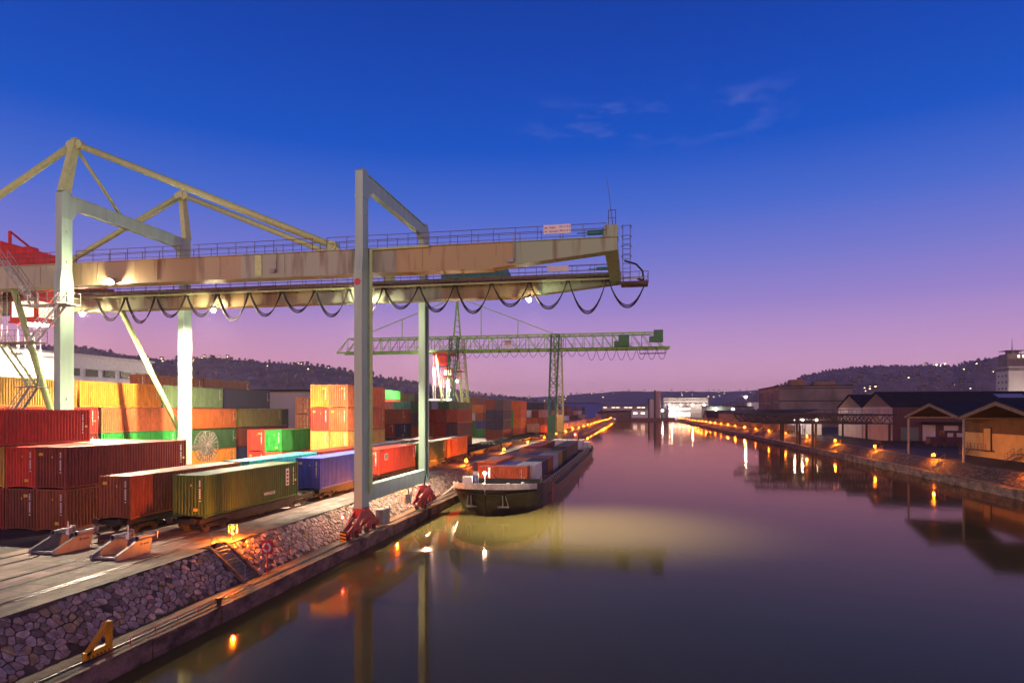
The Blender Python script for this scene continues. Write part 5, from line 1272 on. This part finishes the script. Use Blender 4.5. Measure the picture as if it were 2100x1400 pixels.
for r_ in range(7):
    for c_ in range(3): m = MB(); m.box(299.86, 299.95, 596.5 + c_ * 5.5, 598.6 + c_ * 5.5, 8 + r_ * 5.2, 9.6 + r_ * 5.2); part(m, 'window', 'window_dark', tw)
    for x in (317, 329.5, 337): m = MB(); m.box(x, x + 3.2, 593.86, 593.95, 8.5 + r_ * 5.2, 9.8 + r_ * 5.2); part(m, 'window', 'window_dark', tw)
m = MB(); m.box(323, 324, 593.7, 593.96, ZG, 44); part(m, 'down_pipe', 'black', tw)
m = MB()
for x in (298, 320, 342): m.sphere((x - 6, 575, 5), 1.15, 8, 6)
part(m, 'base_floodlight', 'lamp_far', tw)
# old truss gantry on the right bank
def bank_gantry(y, label, xr):
    root = empty('bank_gantry', (48.3, y, 1.1), label, 'gantry', 'dark truss gantries on the right bank')
    for yy in (y - 1.6, y + 1.6):
        m = MB(); x0, x1 = 33.0, xr
        m.beam((x0, yy, 10.0), (x1, yy, 10.0), .28, .32); m.beam((x0 + 2, yy, 7.7), (x1, yy, 7.7), .28, .32); m.beam((x0, yy, 10), (x0 + 2, yy, 7.7), .2)
        n = int((x1 - x0 - 2) / 1.75); dx = (x1 - x0 - 2) / n
        for i in range(n):
            xa = x0 + 2 + i * dx; m.beam((xa, yy, 7.7 if i % 2 else 10.0), (xa + dx, yy, 10.0 if i % 2 else 7.7), .16); m.beam((xa, yy, 7.7), (xa, yy, 10), .1)
        part(m, 'truss', 'black', root)
    m = MB(); m.box(33, xr, y - 1.9, y + 1.9, 10.15, 10.3); railing(m, (33, y - 1.9, 10.3), (xr, y - 1.9, 10.3), 2.2, 1.1, .03); part(m, 'walkway', 'black', root)
    for yy in (y - 1.6, y + 1.6):
        m = MB(); m.beam((48.3, yy, 1.15), (48.3, yy, 7.6), .5); part(m, 'leg', 'black', root)
    m = MB(); m.beam((48.3, y - 1.6, 2), (48.3, y + 1.6, 7), .14); m.beam((xr - 1.2, y, ZG), (xr - 1.2, y, 7.6), .5); part(m, 'bracing', 'black', root)
bank_gantry(189.0, 'dark truss gantry before the pale gabled halls, the nearest one', 68.3)
bank_gantry(206.5, 'dark truss gantry reaching the gabled halls, the middle one', 68.3)
bank_gantry(228.5, 'dark truss gantry on the right bank, the farthest one', 68.3)
# low white sheds and vans near the halls
for x, yy, l_, w_, h_, lab in ((59.5, 243, 9, 5, 5.5, 'low white hut left of the pale gabled halls'), (60.5, 262, 12, 6, 4.0, 'long low white hut beyond the truss gantries')):
    hut = empty('site_hut', (x, yy, ZG), lab, 'hut')
    m = MB(); m.box(x, x + w_, yy, yy + l_, ZG, ZG + h_); part(m, 'wall', 'white', hut)
    m = MB(); m.box(x - .2, x + w_ + .2, yy - .2, yy + l_ + .2, ZG + h_, ZG + h_ + .25); part(m, 'roof', 'roof', hut)
    m = MB(); m.box(x - .05, x - .01, yy + 2, yy + 3.2, ZG + .05, ZG + 2.2); part(m, 'door', 'grey_hall', hut)
# long dark shed and freight wagons
ls = empty('long_shed', (64, 400, ZG), 'long low dark shed behind the lamplit freight wagons', 'shed')
m = MB(); m.box(64, 73.5, 285, 520, ZG, 9.2); part(m, 'wall', 'maroon_wall', ls)
m = MB(); m.prism([(63.2, 9.2), (74.2, 11.6), (74.2, 11.9), (63.2, 9.5)], 1, 284, 521); part(m, 'roof', 'roof', ls)
fw0 = None
for i in range(14):
    yy = 250 + i * 15.2
    if fw0 is None:
        fw0 = empty('freight_wagon', (0, 0, 0), '', 'rail wagon', 'freight wagons on the right bank'); o = fw0
        m = MB(); m.box(-1.4, 1.4, .6, 14.2, .95, 3.3)
        for k in range(9): m.box(-1.48, -1.4, .8 + k * 1.63, .95 + k * 1.63, .95, 3.3); m.box(1.4, 1.48, .8 + k * 1.63, .95 + k * 1.63, .95, 3.3)
        m.build('wagon_body', 'gable_brown', o)
        m = MB()
        for yc in (1.8, 3.6, 11.2, 13):
            for sx in (-.75, .75): m.tube((sx - .06, yc, .43), (sx + .06, yc, .43), .43, 12)
        m.box(-1.2, 1.2, .4, 14.4, .7, .95); m.build('running_gear', 'wagon', o)
    else: o = copy_tree(fw0)
    o.location = (56.2, yy, ZG + .05); o['label'] = f"brown lamplit freight wagon on the right bank, {nth(i + 1)} from the near end"
# ------------------------------------------------------------------ basin end and far buildings
def hall(name, x0, x1, y0, y1, h, wall, label, cat='building', rows=(), roof='roof', wins='win_white', z0=ZG, lamps=()):
    root = empty(name, ((x0 + x1) / 2, y0, z0), label, cat)
    m = MB(); m.box(x0, x1, y0, y1, z0, h); part(m, 'wall', wall, root)
    m = MB(); m.box(x0 - .6, x1 + .6, y0 - .6, y1 + .6, h, h + .6); part(m, 'roof', roof, root)
    for (za, zb, n, fill) in rows:
        st_ = (x1 - x0) / n
        for i in range(n):
            m = MB(); m.box(x0 + st_ * i + st_ * (1 - fill) / 2, x0 + st_ * (i + 1) - st_ * (1 - fill) / 2, y0 - .15, y0 - .05, za, zb); part(m, 'window', wins if not isinstance(wins, list) else wins[i % len(wins)], root)
    for (x, z) in lamps:
        m = MB(); m.sphere((x, y0 - 3, z), .7, 8, 6); part(m, 'wall_lamp', 'lamp_town', root)
    return root
hall('lit_hall', 41, 66, 800, 840, 17.5, 'white', 'white lit hall with bright window bands at the basin end', rows=((13, 14.6, 5, .96), (5.0, 9.5, 5, .9)), lamps=())
for x in (44, 58, 72, 86):
    p0 = empty('roof_light', (x, 838, 18), 'white roof light before the pale office block at the basin end', 'light', 'roof lights at the basin end')
    m = MB(); m.tube((x, 838, 18), (x, 838, 18.6), .2, 6); part(m, 'mast', 'steel_grey', p0)
    m = MB(); m.sphere((x, 838, 19), .6, 8, 6); part(m, 'lamp', 'lamp_far', p0)
hall('office_block', 37, 92, 850, 880, 28, 'concrete_pale', 'pale office block with dark window bands above the lit hall', rows=((25.3, 26.2, 14, .8), (20.5, 21.8, 9, .9)), wins=['window_dark'])
hall('low_hall', -38, 24, 815, 850, 17.0, 'concrete_pale', 'long low pale hall with glowing roofline at the basin end', rows=((15.2, 16.2, 12, .8),), wins=['win_lit', 'window_dark', 'win_lit'])
hall('brown_shed', -40, -6, 796, 812, 11.6, 'gable_brown', 'brown shed at the left of the basin end')
hall('white_shed', -3, 24, 795, 812, 12.5, 'white', 'white shed left of the twin silos', rows=((7.6, 9.6, 3, .5),))
hall('grey_hall', 68, 110, 640, 690, 15.6, 'grey_hall', 'grey green hall on the right beyond the basin end', rows=((5, 9, 3, .5),), wins='win_cool')
gs = empty('gabled_shed', (66, 560, ZG), 'dark gabled shed beside the lamps near the basin end', 'shed'); gable_hall(gs, 60, 80, 560, 590, ZG, 5.5, 11.5, 'brick_front', 'roof')
hall('white_house', 88, 98, 520, 540, 18.0, 'white', 'small white house left of the brown warehouse', rows=((12, 13, 3, .5),), wins='window_dark')
hall('brown_house', 78, 86, 500, 530, 14.0, 'brick_front', 'small brown house left of the white house', rows=((10, 11, 3, .5),))
bh = hall('blue_hall', -86, -35, 620, 690, 18.5, 'blue_hall', 'big blue hall at the left near the basin end')
m = MB(); m.prism([(-35, 18.4), (-28.5, 17.2), (-33, 11.5), (-35, 11.5)], 1, 622, 626); m.beam((-34, 622, 18), (-28.5, 622, 10), .7); m.beam((-28.6, 622, 17), (-34, 622, 10), .7); part(m, 'canopy_bracket', 'blue_hall', bh)
can = empty('wharf_canopy', (-20, 640, ZG), 'dark wharf canopy jutting over the basin beside the blue hall', 'canopy')
m = MB(); m.prism([(-36, 8.6), (-2, 10.6), (-2, 11.4), (-36, 11.0)], 1, 632, 660); part(m, 'canopy_roof', 'roof', can)
m = MB()
for x in (-34, -25): m.beam((x, 634, ZG), (x, 634, 9), .6); m.beam((x, 657, ZG), (x, 657, 9), .6)
part(m, 'post', 'black', can)
for x, r_, h_, mt, lab, nm in ((20.6, 3.2, 25, 'concrete_pale', 'short dark silo at the basin end', 'silo'), (28.0, 3.5, 35, 'tan_silo', 'tall tan silo with dark side at the basin end', 'silo')):
    so = empty(nm, (x, 790, ZG), lab, 'silo')
    m = MB(); m.tube((x, 790, ZG), (x, 790, h_), r_, 24); part(m, 'silo_body', mt, so, smooth=False)
    m = MB(); m.box(x - r_ - 1.0, x - r_ * .75, 788, 791, ZG, h_ + 1); part(m, 'stair_shaft', 'black', so)
for i, (x, yy, z) in enumerate(((33.5, 793, 11.5), (44.5, 793, 13.5), (76, 636, 12.5), (84, 520, 21.5), (86, 600, 12.5))):
    p0 = empty('yard_light', (x, yy, ZG), ['white yard light right of the tan silo', 'white yard light on the lit hall', 'greenish yard light before the grey hall', 'white yard light by the small white house', 'pale yard light right of the grey hall'][i], 'light')
    m = MB(); m.tube((x, yy, ZG), (x, yy, z), .15, 6); part(m, 'mast', 'steel_grey', p0)
    m = MB(); m.sphere((x, yy, z + .5), .65, 8, 6); part(m, 'lamp', 'lamp_far', p0)
for i, (x, yy, z) in enumerate(((56.5, 236, 7.6), (59.5, 243 - 13, 7.8), (57.8, 252, 7.4))):
    p0 = empty('yard_light', (x, yy, ZG), ['yellow yard light under the middle truss gantry', 'brightest yellow yard light behind the truss gantries', 'yellow yard light left under the farthest gantry'][i], 'light')
    m = MB(); m.tube((x, yy, ZG), (x, yy, z), .1, 6); part(m, 'mast', 'steel_grey', p0)
    m = MB(); m.sphere((x, yy, z + .3), .22, 8, 6); part(m, 'lamp', 'lamp_small', p0)
# left: white office behind the stacks, white hall
ob = empty('yard_office', (-104, 90, ZG), 'long white yard office with a window band behind the container rows', 'building')
m = MB(); m.box(-116, -100, 62, 120.5, ZG, 17.4); m.box(-116, -100, 62, 120.5, 18.9, 21.2); m.box(-115.8, -100.3, 62, 120.3, 17.4, 18.9); part(m, 'wall', 'white', ob)
for i in range(14): m = MB(); m.box(-100.28, -100.1, 63 + i * 4.1, 65.6 + i * 4.1, 17.5, 18.85); part(m, 'window', 'window_dark', ob)
m = MB(); m.box(-116.4, -99.6, 61.6, 120.9, 21.2, 21.5); part(m, 'roof', 'white', ob)
hall('pale_hall', -112, -78, 150, 190, 15.9, 'concrete_pale', 'pale windowless hall behind the navy container')
# ------------------------------------------------------------------ hills, woods, houses
def hill_mat(name, c1, c2, snow):
    m, nt, b = new_mat(name); L = nt.links.new; N = nt.nodes.new
    rp, nz, tc = noise_col(nt, c1, c2, .012, 8, lo=.4, hi=.62)
    n2 = N("ShaderNodeTexNoise"); n2.inputs['Scale'].default_value = .011; n2.inputs['Detail'].default_value = 7; n2.inputs['Roughness'].default_value = .65
    mp = N("ShaderNodeMapping"); mp.inputs['Location'].default_value = (340, 120, 55); mp.inputs['Scale'].default_value = (1, .6, 2.5); L(tc.outputs['Object'], mp.inputs[0]); L(mp.outputs[0], n2.inputs['Vector'])
    mr = N("ShaderNodeMapRange"); mr.inputs[1].default_value = .60; mr.inputs[2].default_value = .68; mr.inputs[4].default_value = snow; L(n2.outputs['Fac'], mr.inputs[0])
    mix = N("ShaderNodeMix"); mix.data_type = 'RGBA'; L(mr.outputs[0], mix.inputs['Factor']); L(rp.outputs[0], mix.inputs['A']); mix.inputs['B'].default_value = (.55, .55, .6, 1)
    L(mix.outputs['Result'], b.inputs['Base Color']); b.inputs['Roughness'].default_value = .95
    return m
M['hill'] = hill_mat('wooded_hillside', (.20, .14, .135), (.38, .275, .26), .8)
M['hill_far'] = hill_mat('far_hillside', (.16, .13, .14), (.28, .24, .25), .25)
M['wood'] = mat('bare_woodland', (.20, .145, .14), .95, var=.5, scale=.05)
HILLS = {}
def hill(key, ridge, depth, run, mname, n=160, amp=1.0, base=None):
    """ridge: (photo px, py) profile at the ridge's depth; slopes down towards the viewer over `run` metres"""
    rnd = random.Random(len(key)); m = MB(); rows = 14; pts = []
    P = ridge
    def prof(px):
        for (a, ya), (b, yb) in zip(P, P[1:]):
            if a <= px <= b: t = (px - a) / (b - a); t = t * t * (3 - 2 * t) * .5 + t * .5; return ya + (yb - ya) * t
        return P[-1][1]
    pxs = [P[0][0] + (P[-1][0] - P[0][0]) * i / n for i in range(n + 1)]
    vs = []
    for px in pxs:
        top = at(px, prof(px), depth); h = top.z
        fwd = Vector((top.x, top.y, 0)).normalized()
        for j in range(rows + 1):
            t = j / rows; z = ZG - 2 + (h - ZG + 2) * (math.sin((1 - t) * math.pi / 2) ** 1.15)
            z += rnd.uniform(-1, 1) * amp * h * .018 * (t > 0) * (t < .95)
            p = top - fwd * run * t + Vector((rnd.uniform(-4, 4), rnd.uniform(-4, 4), 0)); vs.append((p.x, p.y, z))
        p = top + fwd * run * .8; vs.append((p.x, p.y, ZG - 6))
    R_ = rows + 2; fs = []
    for i in range(n):
        for j in range(rows): a = i * R_ + j; fs.append((a, a + 1, a + R_ + 1, a + R_))
        a = i * R_; fs.append((a, a + R_, a + R_ + R_ - 1, a + R_ - 1))
    m.add(vs, fs); o = m.build('hills', mname, None, True); tag(o, kind='structure')
    HILLS[key] = (prof, depth, run, vs, R_, rows, n)
hill('left', [(-500, 690), (-200, 700), (60, 712), (170, 716), (280, 736), (340, 742), (430, 738), (480, 742), (560, 748), (640, 753), (700, 762), (760, 775), (830, 783), (920, 800), (1000, 812), (1100, 822), (1240, 830)], 1300, 620, 'hill', 200)
hill('midfar', [(900, 818), (1000, 812), (1100, 815), (1230, 806), (1270, 803), (1380, 803), (1480, 804), (1570, 800), (1700, 790), (1900, 785), (2200, 790)], 4200, 1500, 'hill_far', 120)
hill('right', [(1400, 842), (1480, 832), (1560, 806), (1620, 786), (1660, 771), (1700, 762), (1760, 756), (1810, 754), (1880, 753), (1920, 750), (1960, 753), (1990, 744), (2020, 738), (2060, 735), (2110, 732), (2200, 728), (2500, 730), (2800, 740)], 1900, 800, 'hill', 200)
def hill_point(key, px, t):
    prof, depth, run, vs, R_, rows, n = HILLS[key]
    # nearest column
    P0 = min(range(n + 1), key=lambda i: abs(1050 + FPX * ((vs[i * R_][0] * CT + vs[i * R_][1] * ST) / (vs[i * R_][1] * CT - vs[i * R_][0] * ST)) - px))
    j = min(rows - 1, int(t * rows)); f = t * rows - j
    a = Vector(vs[P0 * R_ + j]); b = Vector(vs[P0 * R_ + j + 1]); return a.lerp(b, f)
# woodland: clumps of small crowns (uncountable) along ridges and down the slopes
def woods(key, x0, x1, count, tmax, hmin, hmax, seed, ridge_bias=.35):
    rnd = random.Random(seed); m = MB()
    for i in range(count):
        px = rnd.uniform(x0, x1); t = rnd.uniform(0, .03) if rnd.random() < ridge_bias else rnd.uniform(0, tmax)
        p = hill_point(key, px, t); h = rnd.uniform(hmin, hmax) * (1.0 if rnd.random() < .85 else 1.5); r = h * rnd.uniform(.3, .5)
        k = 6; o = []
        ph = rnd.uniform(0, 6.28)
        for zz, rf in ((.12, .55), (.4, 1.0), (.7, .75)):
            for q in range(k): an = ph + q * 2 * math.pi / k; rr_ = r * rf * rnd.uniform(.7, 1.25); o.append((p.x + rr_ * math.cos(an), p.y + rr_ * math.sin(an), p.z + h * zz * rnd.uniform(.85, 1.15)))
        o.append((p.x + rnd.uniform(-1, 1), p.y, p.z + h)); o.append((p.x, p.y, p.z - 2))
        fs = []
        for q in range(k):
            q2 = (q + 1) % k; fs += [(q, q2, k + q2, k + q), (k + q, k + q2, 2 * k + q2, 2 * k + q), (2 * k + q, 2 * k + q2, 3 * k), (q2, q, 3 * k + 1)]
        m.add(o, fs)
    tag(m.build('woodland', 'wood'), kind='stuff')
woods('left', -60, 1100, 1700, .7, 2.5, 5.5, 1); woods('right', 1480, 2150, 2400, .75, 3, 6, 2)
# hillside houses, each with roof and lit window
hp = None; hn = [0]
def house(key, px, t, s, lit, label, group):
    global hp
    p = hill_point(key, px, t)
    if hp is None:
        hp = {}
        for L_, mm in (('lit', 'lamp_town'), ('dark', 'window_dark')):
            r0 = empty('hillside_house', (0, 0, -500), '', 'house')
            m = MB(); m.box(-5, 5, -4, 4, -3, 5); m.build('wall', 'gable_brown', r0)
            m = MB(); m.prism([(-4.6, 5), (4.6, 5), (0, 8.5)], 0, -5.5, 5.5); m.build('roof', 'roof', r0)
            m = MB(); m.box(-2.2, 1.2, -4.15, -4.02, 1.5, 3.2); m.build('window', mm, r0)
            hp[L_] = [r0, False]
    e = hp['lit' if lit else 'dark']
    o = e[0] if not e[1] else copy_tree(e[0]); e[1] = True
    o.location = p + Vector((0, 0, 3)); o.scale = (s, s, s); f = Vector((p.x, p.y, 0)).normalized(); o.rotation_euler = (0, 0, math.atan2(-f.x, f.y))
    tag(o, label, 'house', group)
rnd = random.Random(11)
cl = [('left', 405, 480, .12, .25, 12), ('left', 612, 680, .14, .28, 12), ('left', 300, 400, .15, .4, 8), ('left', 520, 720, .15, .5, 8), ('left', 700, 860, .03, .2, 4)]
for (k_, a, b, t0, t1, n_) in cl:
    for i in range(n_): house(k_, rnd.uniform(a, b), rnd.uniform(t0, t1), rnd.uniform(.35, .6), rnd.random() < .5, 'small house on the left hill under the crane girder', 'houses on the left hill')
for (a, b, t0, t1, n_, lp) in ((1740, 1860, .4, .75, 12, .2), (1860, 2040, .35, .75, 24, .2), (1760, 1800, .6, .75, 5, .9)):
    for i in range(n_): house('right', rnd.uniform(a, b), rnd.uniform(t0, t1), rnd.uniform(.5, .9), rnd.random() < lp, 'small house among trees on the right hill behind the dark roofs', 'houses on the right hill')
for i in range(60): house('midfar', rnd.choice((rnd.uniform(960, 1330), rnd.uniform(1000, 1300), rnd.uniform(1370, 1560))), rnd.uniform(.02, .6), rnd.uniform(.7, 1.3), True, 'tiny house with lit window on the far hills beyond the basin', 'houses on the far hills')
# floodlit wall on the right hill
fwp = hill_point('right', 1920, .05); fwl = empty('hill_terrace', fwp, 'floodlit terrace wall high on the right hill', 'wall')
f = Vector((fwp.x, fwp.y, 0)).normalized(); fwl.rotation_euler = (0, 0, math.atan2(-f.x, f.y))
m = MB(); m.box(-18, 20, -1, 1, -4, 3); m.box(-26, -18, -3, 3, -4, 11); m.box(20, 24, -2, 2, -4, 7); m.build('terrace_wall', 'concrete_pale', fwl)
m = MB()
for x in (-22, -8, 2, 12, 22): m.box(x - .8, x + .8, -4, -3, -1, .2)
m.build('terrace_lamp', 'lamp_far', fwl)
# ------------------------------------------------------------------ sky
wd = bpy.data.worlds.new("World"); S.world = wd; wd.use_nodes = True
nt = wd.node_tree; L = nt.links.new; N = nt.nodes.new; bgn = nt.nodes['Background']
sky = N("ShaderNodeTexSky"); sky.sky_type = 'NISHITA'; sky.sun_disc = False; sky.sun_elevation = R(-4); sky.sun_rotation = R(200); sky.altitude = 200
tc = N("ShaderNodeTexCoord"); sep = N("ShaderNodeSeparateXYZ"); L(tc.outputs['Generated'], sep.inputs[0])
rp = N("ShaderNodeValToRGB"); e = rp.color_ramp.elements
def srgb(r, g, b): return tuple(((v / 255) / 12.92 if v / 255 <= .04045 else ((v / 255 + .055) / 1.055) ** 2.4) for v in (r, g, b)) + (1,)
e[0].position = 0.0; e[0].color = srgb(250, 186, 206); e[1].position = .535; e[1].color = srgb(0, 62, 166)
def srgb_(c): return srgb(*c)
for p, c in ((.05, (234, 176, 212)), (.10, (202, 158, 212)), (.16, (156, 136, 212)), (.22, (118, 124, 212)), (.29, (70, 108, 210)), (.37, (4, 85, 198)), (.45, (0, 73, 184)), (.60, (0, 38, 104)), (.8, (4, 20, 50))):
    q = e.new(p); q.color = srgb(*c)
mrz = N("ShaderNodeMath"); mrz.operation = 'ABSOLUTE'; L(sep.outputs['Z'], mrz.inputs[0]); L(mrz.outputs[0], rp.inputs[0])
# warmer, pinker towards the lit port on the left
az = N("ShaderNodeMapRange"); az.inputs[1].default_value = -.1; az.inputs[2].default_value = -.75; L(sep.outputs['X'], az.inputs[0])
el = N("ShaderNodeMapRange"); el.inputs[1].default_value = .16; el.inputs[2].default_value = 0; L(mrz.outputs[0], el.inputs[0])
mu = N("ShaderNodeMath"); mu.operation = 'MULTIPLY'; L(az.outputs[0], mu.inputs[0]); L(el.outputs[0], mu.inputs[1])
mix = N("ShaderNodeMix"); mix.data_type = 'RGBA'; L(mu.outputs[0], mix.inputs['Factor']); L(rp.outputs[0], mix.inputs['A']); mix.inputs['B'].default_value = srgb(240, 156, 160)
# thin high wisps
mp = N("ShaderNodeMapping"); mp.inputs['Scale'].default_value = (4.5, 3, 14); mp.inputs['Rotation'].default_value = (0, R(-32), 0); L(tc.outputs['Generated'], mp.inputs[0])
nz = N("ShaderNodeTexNoise"); nz.inputs['Scale'].default_value = 3.2; nz.inputs['Detail'].default_value = 7; nz.inputs['Roughness'].default_value = .6; L(mp.outputs[0], nz.inputs['Vector'])
w1 = N("ShaderNodeMapRange"); w1.inputs[1].default_value = .5; w1.inputs[2].default_value = .72; w1.inputs[4].default_value = .3; L(nz.outputs['Fac'], w1.inputs[0])
w2 = N("ShaderNodeMapRange"); w2.interpolation_type = 'SMOOTHSTEP'; w2.inputs[1].default_value = .35; w2.inputs[2].default_value = .39; L(mrz.outputs[0], w2.inputs[0])
w3 = N("ShaderNodeMapRange"); w3.interpolation_type = 'SMOOTHSTEP'; w3.inputs[1].default_value = .45; w3.inputs[2].default_value = .41; L(mrz.outputs[0], w3.inputs[0])
w4 = N("ShaderNodeMath"); w4.operation = 'MULTIPLY'; L(w2.outputs[0], w4.inputs[0]); L(w3.outputs[0], w4.inputs[1])
wx = N("ShaderNodeMapRange"); wx.interpolation_type = 'SMOOTHSTEP'; wx.inputs[1].default_value = -.2; wx.inputs[2].default_value = -.08; L(sep.outputs['X'], wx.inputs[0])
wy = N("ShaderNodeMapRange"); wy.interpolation_type = 'SMOOTHSTEP'; wy.inputs[1].default_value = .27; wy.inputs[2].default_value = .12; L(sep.outputs['X'], wy.inputs[0])
w6 = N("ShaderNodeMath"); w6.operation = 'MULTIPLY'; L(wx.outputs[0], w6.inputs[0]); L(wy.outputs[0], w6.inputs[1])
w7 = N("ShaderNodeMath"); w7.operation = 'MULTIPLY'; L(w6.outputs[0], w7.inputs[0]); L(w4.outputs[0], w7.inputs[1])
w5 = N("ShaderNodeMath"); w5.operation = 'MULTIPLY'; L(w7.outputs[0], w5.inputs[0]); L(w1.outputs[0], w5.inputs[1])
mx2 = N("ShaderNodeMix"); mx2.data_type = 'RGBA'; L(w5.outputs[0], mx2.inputs['Factor']); L(mix.outputs['Result'], mx2.inputs['A']); mx2.inputs['B'].default_value = srgb(120, 130, 205)
sc = N("ShaderNodeVectorMath"); sc.operation = 'SCALE'; sc.inputs['Scale'].default_value = .02; L(sky.outputs[0], sc.inputs[0])
ad = N("ShaderNodeVectorMath"); ad.operation = 'ADD'; L(mx2.outputs['Result'], ad.inputs[0]); L(sc.outputs[0], ad.inputs[1])
# warm glow added to the unseen sky behind the viewer, lighting surfaces facing it
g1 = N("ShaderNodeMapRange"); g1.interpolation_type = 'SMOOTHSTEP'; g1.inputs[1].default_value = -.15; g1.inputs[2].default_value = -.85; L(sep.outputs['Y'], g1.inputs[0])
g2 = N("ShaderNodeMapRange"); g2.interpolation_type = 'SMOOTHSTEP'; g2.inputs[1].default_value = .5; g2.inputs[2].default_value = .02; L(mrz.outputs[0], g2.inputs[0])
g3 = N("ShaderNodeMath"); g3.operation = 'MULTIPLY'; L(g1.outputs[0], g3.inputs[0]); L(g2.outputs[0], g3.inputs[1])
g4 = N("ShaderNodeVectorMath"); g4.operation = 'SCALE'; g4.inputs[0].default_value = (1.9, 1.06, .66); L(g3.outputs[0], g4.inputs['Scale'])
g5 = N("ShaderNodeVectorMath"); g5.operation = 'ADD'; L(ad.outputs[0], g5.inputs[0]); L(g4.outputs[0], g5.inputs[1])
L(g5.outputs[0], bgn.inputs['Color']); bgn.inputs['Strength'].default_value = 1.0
# ------------------------------------------------------------------ haze
HAZE = 1.5e-4
if HAZE:
    m = MB(); m.box(-3200, 3600, -58, 4700, -5, 195)
    hm = bpy.data.materials.new('haze_air'); hm.use_nodes = True; n_ = hm.node_tree; n_.nodes.remove(n_.nodes['Principled BSDF'])
    pv = n_.nodes.new('ShaderNodeVolumePrincipled'); pv.inputs['Color'].default_value = (1.0, .86, .9, 1); pv.inputs['Density'].default_value = HAZE; pv.inputs['Anisotropy'].default_value = .2
    n_.links.new(pv.outputs[0], n_.nodes['Material Output'].inputs['Volume'])
    M['haze'] = hm; ho = m.build('haze', 'haze'); tag(ho, kind='stuff'); ho.display_type = 'WIRE'
